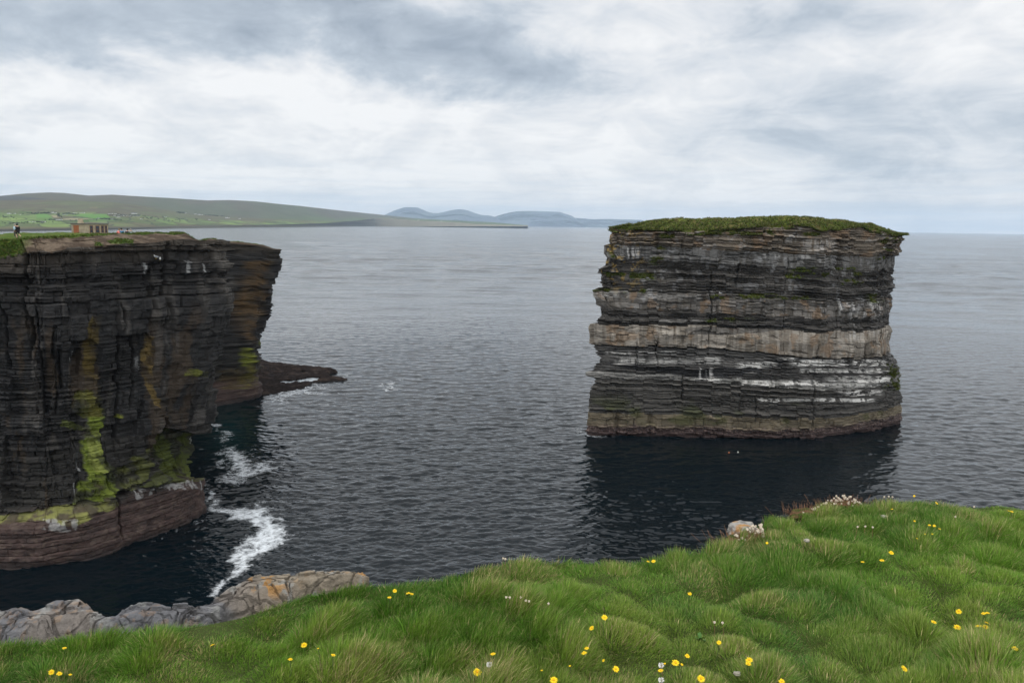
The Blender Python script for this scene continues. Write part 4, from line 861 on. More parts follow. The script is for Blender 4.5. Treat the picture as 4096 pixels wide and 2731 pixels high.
def make_far_trees(FP, FPX):
    px, py = FPX; g = np.random.default_rng(8); V = []; n = 0
    cl = [(150, 855, 40, 3, 40), (235, 860, 10, 3, 20), (190, 853, 20, 2, 26), (262, 856, 30, 2, 30), (240, 866, 10, 4, 22), (150, 889, 50, 2, 40), (210, 880, 20, 1.5, 24), (410, 876, 30, 1.5, 34), (430, 875.5, 20, 1.5, 24), (480, 862, 40, 4, 34), (545, 863, 25, 3, 36), (728, 851, 18, 3, 46), (860, 854, 40, 1.2, 40), (470, 880, 30, 2, 20), (70, 893, 60, 3, 40), (320, 884, 60, 3, 30), (600, 872, 60, 6, 40), (20, 870, 60, 8, 30), (700, 880, 80, 8, 40), (290, 858, 20, 2, 16)]
    Vv = []; cc = []
    for x, y, sx, sy, k in cl:
        for _ in range(k):
            a, b = x+g.normal()*sx*.5, y+g.normal()*sy*.5; i = np.unravel_index(np.argmin((px-a)**2+((py-b)*2)**2), px.shape); P = FP[i]+[g.normal()*4, g.normal()*4, 0]
            s = P[1]/F*g.uniform(1.2, 2.8)
            q = g.normal(size=(26, 3)); q /= np.linalg.norm(q, axis=1)[:, None]; ctr = P+q*[s*.9, s*.9, s*.6]*g.uniform(.5, 1, (26, 1))+[0, 0, s*.6]
            tri = ctr[:, None]+g.normal(size=(26, 3, 3))*s*.38; Vv.append(tri.reshape(-1, 3)); cc.append(np.tile(np.array([.028, .040, .018])*g.uniform(.7, 1.3), (78, 1)))
    V = np.concatenate(Vv); o = link('far_trees', mesh_np('far_trees', V, np.arange(len(V)), 3, np.concatenate(cc), False), LEAF)
    tag(o, 'dark hedges and little clumps of trees between the far fields', kind='stuff')
# ------------------------------------------------------------------ near clifftop: turf, rock lip, grass
GZ0 = E-1.62
EDGE_PX = [(-300, 1470), (-100, 1462), (0, 1460), (100, 1458), (170, 1444), (330, 1436), (480, 1412), (560, 1396), (700, 1352), (830, 1330), (900, 1332), (960, 1328), (1050, 1312), (1120, 1292), (1220, 1279), (1330, 1280), (1450, 1284), (1570, 1271), (1650, 1254), (1690, 1246), (1740, 1198), (1780, 1181), (1830, 1192), (1850, 1182), (1900, 1168), (1960, 1160), (2060, 1156), (2120, 1146), (2200, 1156), (2300, 1148), (2352, 1156), (2500, 1150), (2700, 1150)]
_e = np.array([at_z(x*S, y*S, GZ0+.03)[:2] for x, y in EDGE_PX])
_e = np.concatenate([[[-60, -12], [-25, -2], [-8, 2.2], [-4, 2.75]], _e[1:], [[6, 5.0], [12, 6.5], [30, 8], [60, 4]]])
_o = np.argsort(_e[:, 0]); _e = _e[_o]
def edge_y(x): return np.interp(x, _e[:, 0], _e[:, 1])
def tuft(x, y):     # tussock cells: distance to the tuft's middle, direction away from it, vigour
    x = np.asarray(x, float); y = np.asarray(y, float); u, v = x/.21+.5*n11(x*3, y*3, o=2, seed=360), y/.21+.5*n11(x*3, y*3, o=2, seed=361)
    ix = np.floor(u).astype(np.int64); iy = np.floor(v).astype(np.int64); f1 = np.full(u.shape, 9.); vx = np.zeros(u.shape); vy = np.zeros(u.shape); ch = np.zeros(u.shape)
    for i in (-1, 0, 1):
        for j in (-1, 0, 1):
            jx, jy = ix+i, iy+j; ax, ay = u-(jx+h2(jx, jy, 362)), v-(jy+h2(jx, jy, 363)); d = np.hypot(ax, ay); k = d < f1
            f1 = np.where(k, d, f1); vx = np.where(k, ax, vx); vy = np.where(k, ay, vy); ch = np.where(k, h2(jx, jy, 364), ch)
    n = np.maximum(f1, 1e-4); return np.minimum(f1, 1), vx/n, vy/n, ch
def ground_z(x, y):
    d = edge_y(x)-y
    k = ss(.02, .55, d)
    h = n11(x*1.15+3, y*1.3, o=3, seed=300)*.11+n11(x*3.6, y*3.6, o=3, seed=301)*.045
    cd, _a, _b, ch = tuft(x, y); h = h*.85+(.75-cd)*.045*ch
    return GZ0+h*k-.012*(1-k)
def make_ground():
    x = np.concatenate([np.linspace(-60, -3.4, 60)[:-1], np.linspace(-3.4, 4.6, 640), np.linspace(4.6, 60, 60)[1:]])
    ey = edge_y(x)
    f = np.concatenate([np.linspace(0, 1, 14)[:-1]**.5*.86, np.linspace(.86, 1, 130)])
    y0 = -30.
    Y = y0+(ey-y0)[None]*f[:, None]; Y = np.where(f[:, None] >= .86, (ey-4.6)[None]+4.6*((f[:, None]-.86)/.14), y0+(ey-4.6-y0)[None]*(f[:, None]/.86))
    X = np.broadcast_to(x, Y.shape); Z = ground_z(X, Y)
    rows = [np.stack([X, Y, Z], -1)]
    prof = [(.02, -.03), (.05, -.10), (.04, -.25), (-.05, -.45), (.05, -.6)]+[(.10+.028*d, -d) for d in np.geomspace(.8, 43, 70)]
    for dy, dz in prof:
        r = np.stack([x, ey+dy+n11(x*.5, np.full_like(x, dz*.5), o=4, seed=302)*.3*min(1, -dz/3)-.1*min(1, -dz), GZ0-.012+dz+0*x], -1); rows.append(r[None])
    P = np.concatenate(rows); nt = Y.shape[0]
    g = mix(np.broadcast_to(np.array([.035, .05, .014]), P.shape), (.055, .07, .018), fbm(P[..., 0]*4, P[..., 1]*4, o=4, seed=303))
    rk = mix(np.broadcast_to(np.array([.10, .09, .08]), P.shape), (.045, .042, .04), ss(.4, .6, fbm(P[..., 0]*.4, P[..., 2]*2.5, o=4, seed=304)))
    so_ = mix(np.broadcast_to(np.array([.06, .045, .03]), P.shape), (.03, .025, .018), fbm(P[..., 0]*6, P[..., 2]*6, o=3, seed=305))
    dep = GZ0-P[..., 2]; col = mix(mix(g, so_, ss(.10, .2, dep)), rk, ss(.5, 1.0, dep)); col[:nt] = g[:nt]
    o = grid('ground', P, rock_mat('near_ground', 6., 1., .6, .03, .95, .3, .1), col, smooth=False)
    tag(o, 'turf covered clifftop where the grass grows, falling sheer to the sea', kind='structure')
def make_grass():
    g = np.random.default_rng(77)
    def field(n, x0, x1, ya, inside, Lk, wk):
        x = g.uniform(x0, x1, n); ey = edge_y(x); y = ya+(ey+.015-ya)*g.random(n)**.85
        keep = inside(x, y)
        return x[keep], y[keep], Lk, wk
    parts = []
    x = g.uniform(-3.6, 4.8, 2400000); y = g.uniform(1.75, 5.1, 2400000)
    k = (y < edge_y(x)+.012) & (np.abs(x) < .70*y+.12); x, y = x[k][:GRASS_N], y[k][:GRASS_N]
    parts.append((x, y, 1.0, 1.0))
    x = g.uniform(-7, 9, 120000); y = g.uniform(-1.5, 6.2, 120000)
    k = (y < edge_y(x)+.012) & ~((np.abs(x) < .70*y+.12) & (y > 1.75)); x, y = x[k][:60000], y[k][:60000]; parts.append((x, y, 1.25, 2.6))
    Vs, Cs = [], []
    for x, y, Lk, wk in parts:
        n = len(x); d = edge_y(x)-y
        tus = fbm(x*1.9, y*2.1, o=3, seed=310); pat = fbm(x*.9+7, y*.9, o=3, seed=311)
        L = (.030+.050*ss(.35, .72, tus))*g.uniform(.55, 1.35, n)*Lk
        L *= 1-.25*ss(.30, .05, d)
        cd, cdx, cdy, ch = tuft(x, y)
        w0 = .35+n11(x*.6, y*.7, o=2, seed=312)*1.8
        ox, oy = np.cos(w0)*.55+cdx*(1.1*ss(.1, .6, cd)), np.sin(w0)*.55+cdy*(1.1*ss(.1, .6, cd))
        th = np.arctan2(oy, ox)+g.normal(size=n)*.5
        L *= (.72+.7*ch*ss(.75, .1, cd))
        phi = np.clip(.35+.75*cd*(.6+.6*ch)+g.normal(size=n)*.33, .02, 1.5)
        z = ground_z(x, y)-.012
        dx, dy = np.cos(th), np.sin(th)
        wth = g.uniform(.0006, .0013, n)*np.where(g.random(n) < .04, 2.2, 1)*wk; ph = g.random(n)*PI; wx, wy = np.cos(ph), np.sin(ph)
        V = np.zeros((n, 7, 3))
        for q, (t, w) in enumerate(((0, 1.), (.38, .95), (.74, .66), (1.0, 0))):
            hz = L*(np.sin(phi)*t**1.5); vz = L*(np.cos(phi)*t+.42*np.sin(phi)*(t-.75*t*t))
            px, py, pz = x+dx*hz, y+dy*hz, z+vz
            if q < 3:
                V[:, 2*q] = np.stack([px-wx*wth*w, py-wy*wth*w, pz], -1); V[:, 2*q+1] = np.stack([px+wx*wth*w, py+wy*wth*w, pz], -1)
            else: V[:, 6] = np.stack([px, py, pz], -1)
        c = mix(np.broadcast_to(np.array(G_DARK), (n, 3)), G_MID, np.clip(ss(.3, .68, pat)+g.normal(size=n)*.22, 0, 1))
        c = mix(c, G_BLUE, ss(.5, .7, fbm(x*1.3+30, y*1.3, o=3, seed=313))*.6)
        c = mix(c, G_YEL, np.clip(ss(.54, .72, fbm(x*1.7+50, y*1.7, o=3, seed=314))*.75+(g.random(n) < .10)*.6, 0, 1)*g.uniform(.2, 1, n))
        dry = (g.random(n) < .026+.30*ss(.60, .74, fbm(x*2.3+90, y*2.3, o=3, seed=315)))
        c = mix(c, G_YEL, .55*ch*ss(.45, .15, cd)); dry = dry | (g.random(n) < .20*ss(.7, .95, ch)*ss(.6, .2, cd))
        c = np.where(dry[:, None], np.array(G_STRAW)*g.uniform(.6, 1.25, (n, 1)), c)
        c = c*g.uniform(.58, 1.36, (n, 1))
        cv = np.repeat(c[:, None], 7, 1)
        tip = (g.random(n) < .33)[:, None]; cv[:, 6] = np.where(tip, np.array(G_STRAW), cv[:, 6]); 
        Vs.append(V); Cs.append(cv)
    V = np.concatenate(Vs); c = np.concatenate(Cs); n = len(V)
    b = (np.arange(n)*7)[:, None]
    tri = np.concatenate([b+np.array([q]) for q in ((0, 1, 3), (0, 3, 2), (2, 3, 5), (2, 5, 4), (4, 5, 6))], 1).reshape(-1, 3)
    o = link('grass', mesh_np('grass', V, tri, 3, c, True), GRASSM)
    tag(o, 'long wind combed green grass with straw tips over the near clifftop', kind='stuff')
GRASS_N = 680000
G_DARK, G_MID, G_BLUE, G_YEL, G_STRAW = (.070, .182, .019), (.152, .302, .032), (.100, .226, .046), (.255, .335, .052), (.50, .42, .20)
ROCK_G = [(-160, 1475), (0, 1462), (100, 1462), (170, 1450), (330, 1440), (480, 1420), (560, 1400), (700, 1358), (800, 1336), (850, 1330)]
ROCK_L = [(-160, 1400), (0, 1395), (30, 1388), (75, 1401), (100, 1392), (140, 1376), (180, 1373), (207, 1384), (214, 1402), (240, 1413), (265, 1412), (300, 1386), (350, 1380), (385, 1390), (420, 1388), (465, 1388), (490, 1381), (520, 1356), (560, 1331), (600, 1316), (660, 1319), (720, 1316), (790, 1308), (815, 1311), (830, 1320), (850, 1327)]
def make_outcrop():
    xs = np.linspace(-160, 848, 1000); yg = np.interp(xs, *np.array(ROCK_G, float).T)+50; yl = np.interp(xs, *np.array(ROCK_L, float).T)
    yl = yl+n11(xs/16., xs*0, o=3, seed=330)*3.5
    zr = GZ0-.015
    Gp = at_z(xs*S, yg*S, zr-.10); Lp = at_z(xs*S, (yl+2)*S, zr)
    nt = 190; t = np.linspace(0, 1, nt)[:, None, None]
    P = Gp[None]*(1-t)+Lp[None]*t
    X, Y = P[..., 0], P[..., 1]; tt = t[..., 0]
    wx = X+n11(X*6, Y*6, o=3, seed=331)*.05; wy = Y+n11(X*6, Y*6, o=3, seed=332)*.05
    a = .5; U = (wx*math.cos(a)+wy*math.sin(a)); Vv = (-wx*math.sin(a)+wy*math.cos(a))
    f1, f2, cid = voro(U/.20, Vv/.11, 333); g1, g2, cid2 = voro(wx/.10+9, wy/.055, 334)
    crack = np.exp(-((f2-f1)/.07)**2); crack2 = np.exp(-((g2-g1)/.08)**2)*ss(.35, .6, fbm(X*3, Y*3, o=3, seed=335))
    env = np.sin(PI*np.clip(tt*.96+.04, 0, 1))**.5
    q1, q2, cid3 = voro(wx/.05+3, wy/.03, 351); crack3 = np.exp(-((q2-q1)/.12)**2)*ss(.4, .6, fbm(X*5, Y*5, o=3, seed=352)); blk = (cid-.5)*.045+(U*(cid*7 % 1-.5)+Vv*(cid*13 % 1-.5))*.0
    rnd = ss(.0, .45, f2-f1)
    Z = (blk*.42+rnd*.003-crack*.014-crack2*.010-crack3*.006+(cid2-.5)*.014+(cid3-.5)*.006)*ss(1.0, .93, tt)+n11(X*9, Y*9, o=5, seed=336)*.011+n11(X*30, Y*30, o=3, seed=337)*.005+n11(X*2.5, Y*2.5, o=2, seed=338)*.016*ss(1., .85, tt)
    zt_ = Z+n11(X*2, Y*2, seed=354)*.012; Z = Z*.18+.82*(np.floor(zt_/.014)+ss(.7, .95, zt_/.014-np.floor(zt_/.014)))*.014
    Z = Z+zr-.10*ss(.55, .05, tt)
    P = np.stack([X, Y, Z], -1)
    dn = Lp[:, :2]/np.linalg.norm(Lp[:, :2], axis=1)[:, None]
    rows = [P]
    for i, (o_, dz) in enumerate([(.012, -.006), (.022, -.02), (.03, -.045), (.035, -.09), (.02, -.15), (.04, -.2), (.03, -.3), (-.02, -.4), (.05, -.55), (.05, -.8), (.0, -1.1), (.08, -1.6), (.05, -2.4), (-.3, -3.2)]):
        q = P[-1].copy(); k = o_+n11(xs/22., np.full_like(xs, i*.6), o=3, seed=339)*.05*min(1, i/4); q[:, :2] += dn*k[:, None]; q[:, 2] += dz; rows.append(q[None])
    P = np.concatenate(rows)
    z0 = lambda A: np.concatenate([A, np.repeat(A[-1:], len(P)-nt, 0)])
    cr, ci = z0(np.maximum(np.maximum(crack, .7*crack2), .55*crack3)), z0(cid); X, Y = P[..., 0], P[..., 1]
    warm = ss(480, 640, xs)[None]+0*X
    c = mix(np.broadcast_to(np.array([.135, .135, .142]), P.shape), (.20, .17, .13), warm)
    c = c*(.9+.2*ci)[..., None]*(.72+.55*fbm(X*14, Y*14+P[..., 2]*14, o=5, seed=340))[..., None]
    c = mix(c, (.21, .175, .14), ss(.52, .66, fbm(X*4, Y*4, o=4, seed=341))*.55)
    c = mix(c, (.27, .27, .255), ss(.60, .70, fbm(X*17, Y*17, o=4, seed=342))*.6)
    c = mix(c, (.36, .185, .05), ss(.60-.03*warm*1, .68-.03*warm, fbm(X*30+5, Y*30, o=4, seed=343))*(.2+.8*warm)*ss(.42, .56, fbm(X*5, Y*5, o=2, seed=353))*.9)
    c = mix(c, (.05, .045, .04), cr*.5)
    o = grid('rock_outcrop', P, rock_mat('outcrop_rock', 26., 1.6, 1., .02, .95, .5, .1), c, smooth=False)
    tag(o, 'cracked grey rock ledge with orange lichen along the brink below the grass', 'rock')
def icorock(name, size, seed, mat, colf, parent=None, sub=4, amp=.35):
    bm = bmesh.new(); bmesh.ops.create_icosphere(bm, subdivisions=sub, radius=1)
    v = np.array([p.co[:] for p in bm.verts]); f = np.array([[q.index for q in p.verts] for p in bm.faces]); bm.free()
    q = np.round(v*1.3+n11(v[:, 0]*2, v[:, 1]*2+v[:, 2]*2, seed=seed)[:, None]*.5)/1.6
    v = v*.72+q*.28
    v = v*(1+amp*n11(v[:, 0]*1.5+seed, v[:, 1]*1.5+v[:, 2]*1.1, o=4, seed=seed)[:, None])*np.array(size)
    o = link(name, mesh_np(name, v, f, 3, colf(v/np.array(size)), False), mat, parent); return o
# ------------------------------------------------------------------ hut, people, birds, flowers
def make_hut(zg):
    b = at_y(288, 943, 165.0); a = math.atan2(b[0], b[1]); z0 = zg(b[0], b[1])
    r = empty('lookout_hut', (b[0], b[1], b[2]-.35), -a); tag(r, 'small derelict concrete lookout hut with a rust brown door on the headland', 'hut')
    con = plain('hut_concrete', (.34, .29, .205), .9, .28, 1.4); dk = plain('hut_roof_concrete', (.10, .095, .085), .9, .3, 2.); dr = plain('rusty_door', (.30, .115, .05), .8, .2, 2.); wd = plain('window_wood', (.17, .075, .04), .8, .2, 3.)
    gl = plain('window_glass', (.03, .04, .055), .12, .2, 1., .5); sl_ = plain('sill_stone', (.45, .42, .36), .9, .1)
    FPT = [(0, 0), (3.25, 0), (5.3, .35), (6.85, 1.6), (6.85, 4.2), (0, 4.2)]
    bm = bmesh.new(); prism(bm, FPT, -1.6, 2.75)
    for (x0, x1, y) in ((0.0, .22, -.045), (3.02, 3.24, -.045)): box(bm, x0, x1, y, .02, -1.5, 2.74)
    bmobj('wall', bm, con, r)
    bm = bmesh.new(); cx, cy = 3.4, 2.; prism(bm, [(cx+(x-cx)*1.06, cy+(y-cy)*1.10) for x, y in FPT], 2.753, 2.90); roof = bmobj('roof', bm, dk, r)
    bm = bmesh.new(); w = bmesh.ops.create_cube(bm, size=1)['verts']
    for v in w:
        k = 1.25 if v.co.z < 0 else .92; v.co = (1.75+v.co.x*.95*k, 2.6+v.co.y*1.0*k, 2.90+.5+v.co.z*1.0)
    bmobj('chimney', bm, con, roof)
    bm = bmesh.new(); box(bm, .36, 1.34, -.035, .03, -.6, 2.52)
    for i in range(1, 5): box(bm, .36+i*.196-.008, .36+i*.196+.008, -.05, -.035, -.6, 2.5)
    d = bmobj('door', bm, dr, r)
    bm = bmesh.new(); box(bm, 1.2, 1.27, -.09, -.05, 1.0, 1.14); bmobj('handle', bm, dk, d)
    def win(p, q, x0, x1):
        p, q = np.array(p), np.array(q); L_ = np.linalg.norm(q-p); t = (q-p)/L_; a2 = math.atan2(t[1], t[0]); sc = (x0-p[0])/t[0], (x1-p[0])/t[0]
        m = Matrix.Translation((p[0], p[1], 0)) @ Matrix.Rotation(a2, 4, 'Z'); s0, s1 = sc; z0_, z1_ = .95, 2.5; zm = 1.72
        bm = bmesh.new()
        for (u0, u1, w0, w1) in ((s0, s0+.09, z0_, z1_), (s1-.09, s1, z0_, z1_), (s0+.09, s1-.09, z1_-.08, z1_), (s0+.09, s1-.09, z0_, z0_+.08), (s0+.09, s1-.09, zm-.05, zm+.05)): box(bm, u0, u1, -.06, .02, w0, w1, m)
        f = bmobj('window', bm, wd, r)
        bm = bmesh.new(); box(bm, s0+.09, s1-.09, -.02, .03, z0_+.08, zm-.05, m); box(bm, s0+.09, s1-.09, -.02, .03, zm+.05, z1_-.08, m); bmobj('pane', bm, gl, f)
        bm = bmesh.new(); box(bm, s0-.05, s1+.05, -.12, .02, z0_-.10, z0_-.003, m); bmobj('sill', bm, sl_, f)
    win(FPT[1], FPT[2], 3.34, 3.98); win(FPT[1], FPT[2], 4.42, 5.18); win(FPT[2], FPT[3], 5.5, 5.98); win(FPT[2], FPT[3], 6.22, 6.66)
def skin(name, pts, edges, rad, mat, parent, sub=1):
    me = bpy.data.meshes.new(name); me.from_pydata([tuple(p) for p in pts], edges, []); o = bpy.data.objects.new(name, me); C.objects.link(o)
    md = o.modifiers.new('Skin', 'SKIN'); md.use_smooth_shade = True
    sv = me.skin_vertices[0].data
    for i, r in enumerate(rad): sv[i].radius = (r, r) if not isinstance(r, tuple) else r
    sv[0].use_root = True
    s = o.modifiers.new('Sub', 'SUBSURF'); s.levels = sub; s.render_levels = sub
    dg = bpy.context.evaluated_depsgraph_get(); m2 = bpy.data.meshes.new_from_object(o.evaluated_get(dg)); m2.name = name
    bpy.data.objects.remove(o); return link(name, m2, mat, parent)
def person(loc, face, pose, label, cols, group=None, scale=1.0):
    r = empty('person', loc, face); r.scale = (scale,)*3; tag(r, label, 'person', group)
    sk = plain('skin', (.48, .30, .22), .6, .05); mt = [plain('cloth', c, .9, .12, 20.) for c in cols[:3]]
    if pose == 'sit':
        J = dict(pel=(0, 0, .14), ch=(0, .06, .45), nb=(0, .12, .64), nk=(0, .14, .71), hd=(0, .17, .81), ht=(0, .16, .92),
                 hl=(-.10, .04, .13), kl=(-.13, .40, .46), al=(-.12, .55, .08), tl=(-.13, .72, .05), hr=(.10, .04, .13), kr=(.13, .42, .44), ar=(.12, .60, .08), tr=(.13, .77, .05),
                 sl=(-.19, .11, .60), el=(-.26, .25, .38), wl=(-.12, .42, .42), sr=(.19, .11, .60), er=(.26, .25, .38), wr=(.12, .42, .42))
    else:
        w = 1 if pose == 'walk' else .45
        J = dict(pel=(0, 0, .94), ch=(0, .03*w, 1.22), nb=(0, .05*w, 1.43), nk=(0, .07, 1.50), hd=(0, .10, 1.61), ht=(0, .09, 1.73),
                 hl=(-.10, 0, .90), kl=(-.11, .24*w, .52), al=(-.10, .10*w, .10), tl=(-.11, .28*w+.06, .05), hr=(.10, 0, .90), kr=(.11, .04, .50), ar=(.10, -.34*w, .26 if w == 1 else .1), tr=(.11, -.30*w+.14*(1-w), .12 if w == 1 else .05),
                 sl=(-.19, .03, 1.39), el=(-.26, -.14*w, 1.12), wl=(-.24, -.02, .92), sr=(.19, .03, 1.39), er=(.26, .10*w, 1.12), wr=(.22, .26*w, 1.02))
    R = dict(pel=.135, ch=.14, nb=.10, nk=.058, hd=(.085, .10), ht=.06, hl=.095, kl=.062, al=.042, tl=.035, hr=.095, kr=.062, ar=.042, tr=.035, sl=.065, el=.045, wl=.030, sr=.065, er=.045, wr=.030)
    names = list(J); pts = [np.array(J[n]) for n in names]; rad = [R[n] for n in names]; ix = {n: i for i, n in enumerate(names)}
    ed = [(ix[a], ix[b]) for a, b in (('pel', 'ch'), ('ch', 'nb'), ('nb', 'nk'), ('nk', 'hd'), ('hd', 'ht'), ('pel', 'hl'), ('hl', 'kl'), ('kl', 'al'), ('al', 'tl'), ('pel', 'hr'), ('hr', 'kr'), ('kr', 'ar'), ('ar', 'tr'), ('nb', 'sl'), ('sl', 'el'), ('el', 'wl'), ('nb', 'sr'), ('sr', 'er'), ('er', 'wr'))]
    nose = len(pts); pts.append(np.array(J['hd'])+[0, .115, -.01]); rad.append(.014); ed.append((ix['hd'], nose))
    for s, e_, w_ in ((-1, 'el', 'wl'), (1, 'er', 'wr')):
        f = np.array(J[w_])-np.array(J[e_]); f /= np.linalg.norm(f); sd_ = np.cross(f, [s, 0, 0]); sd_ /= np.linalg.norm(sd_)+1e-6
        pm = len(pts); pts.append(np.array(J[w_])+f*.07); rad.append((.022, .038)); ed.append((ix[w_], pm))
        for q, (u, ln) in enumerate(((-.030, .068), (-.010, .080), (.010, .076), (.030, .060))):
            k = len(pts); pts.append(pts[pm]+f*.045+sd_*u); rad.append(.0095); pts.append(pts[pm]+f*(.045+ln*.9)+sd_*u*1.15+np.array([-s*.02, 0, 0])); rad.append(.0075); ed += [(pm, k), (k, k+1)]
        k = len(pts); pts.append(np.array(J[w_])+f*.04+sd_*-.045); rad.append(.011); pts.append(pts[-1]+f*.05-sd_*.012); rad.append(.009); ed += [(pm, k), (k, k+1)]
    body = skin('body', pts, ed, rad, sk, r)
    def cloth(name, sel, eds, grow, mat):
        p = [np.array(J[n]) for n in sel]; q = {n: i for i, n in enumerate(sel)}
        rr = [(R[n] if not isinstance(R[n], tuple) else R[n][0])+grow for n in sel]
        return skin(name, p, [(q[a], q[b]) for a, b in eds], rr, mat, r)
    cloth('jacket', ['ch', 'pel', 'nb', 'sl', 'el', 'wl', 'sr', 'er', 'wr'], [('ch', 'pel'), ('ch', 'nb'), ('nb', 'sl'), ('sl', 'el'), ('el', 'wl'), ('nb', 'sr'), ('sr', 'er'), ('er', 'wr')], .022, mt[0])
    if cols[3] == 'shorts': cloth('shorts', ['pel', 'hl', 'kl', 'hr', 'kr'], [('pel', 'hl'), ('hl', 'kl'), ('pel', 'hr'), ('hr', 'kr')], .024, mt[1])
    else: cloth('trousers', ['pel', 'hl', 'kl', 'al', 'hr', 'kr', 'ar'], [('pel', 'hl'), ('hl', 'kl'), ('kl', 'al'), ('pel', 'hr'), ('hr', 'kr'), ('kr', 'ar')], .02, mt[1])
    for sde in 'lr':
        a_, t_ = np.array(J['a'+sde]), np.array(J['t'+sde]); skin('shoe', [a_+[0, -.03, -.03], t_+[0, .0, -.005]], [(0, 1)], [.052, .045], plain('shoe', (.03, .03, .035), .7), r)
    h = np.array(J['hd']); bm = bmesh.new(); bmesh.ops.create_uvsphere(bm, u_segments=16, v_segments=10, radius=.118)
    for v in list(bm.verts):
        if v.co.y > .055 and v.co.z < .045: bm.verts.remove(v)
    for v in bm.verts: v.co = (v.co.x*.92+h[0], v.co.y*1.05+h[1]-.012, v.co.z*1.08+h[2]+.03)
    bmobj('hood' if cols[4] == 'hood' else 'hair', bm, mt[2], r, True)
def make_people(zg):
    def at(px, py, yy, dz=0.0):
        b = at_y(px, py, yy); return (b[0], b[1], b[2]+dz)
    bl = (.012, .012, .016)
    # the pair walking at the end of the turf
    person(at(74, 954, 106), math.radians(60), 'walk', 'walker in a dark hooded jacket and black shorts with bare legs on the headland turf', (bl, (.02, .02, .025), bl, 'shorts', 'hood'), 'visitors on the headland', 1.12)
    person(at(65, 951, 108.5), math.radians(75), 'stand', 'grey haired person in a pale blue top walking close behind the dark hooded walker', ((.42, .58, .66), (.05, .05, .055), (.32, .30, .28), 'long', 'hair'), 'visitors on the headland', 1.08)
    for px, py, c, hc, lab in ((477, 925.0, (.75, .20, .17), (.20, .13, .08), 'seated person in a coral pink top on the brow beside the lookout hut'), (486.5, 923.2, (.05, .17, .30), (.03, .025, .02), 'seated person in a blue jacket next to the one in coral pink'),
                          (510.5, 925.0, (.035, .035, .045), (.02, .018, .015), 'seated person in black with dark hair on the grassy brow'), (523.5, 924.5, (.20, .24, .22), (.25, .23, .2), 'seated person in a grey green coat and pale hat beyond the one in black')):
        b = at(px, py, 118); person((b[0], b[1], b[2]-.72), math.radians(30), 'sit', lab, (c, (.05, .06, .09), hc, 'long', 'hair'), 'visitors on the headland', 1.15)
def gull(loc, rz, label, group, sc=1.0, fly=False):
    r = empty('gull', loc, rz); r.scale = (sc,)*3; tag(r, label, 'gull', group)
    wh = plain('gull_white', (.78, .78, .76), .8, .03); gr = plain('gull_grey', (.33, .36, .39), .8, .05); ye = plain('gull_beak', (.6, .42, .05), .6, .1)
    skin('body', [(0, 0, .17), (0, .10, .19), (0, .17, .26), (0, .21, .31), (0, .25, .305), (0, -.12, .16), (0, -.24, .15)], [(0, 1), (1, 2), (2, 3), (3, 4), (0, 5), (5, 6)], [.085, .08, .05, .045, .022, .06, .02], wh, r)
    skin('beak', [(0, .26, .305), (0, .31, .295)], [(0, 1)], [.014, .006], ye, r)
    for s in (-1, 1):
        if fly: skin('wing', [(s*.05, .03, .22), (s*.20, .06, .36), (s*.46, -.02, .46), (s*.62, -.14, .45)], [(0, 1), (1, 2), (2, 3)], [(.02, .07), (.018, .07), (.012, .045), (.006, .02)], gr, r)
        else: skin('wing', [(s*.07, .08, .20), (s*.075, -.08, .19), (s*.03, -.30, .17)], [(0, 1), (1, 2)], [(.02, .055), (.018, .05), (.01, .012)], gr, r)
        if not fly: skin('leg', [(s*.035, 0, .10), (s*.035, .0, .01), (s*.035, .04, 0)], [(0, 1), (1, 2)], [.01, .008, .012], ye, r)
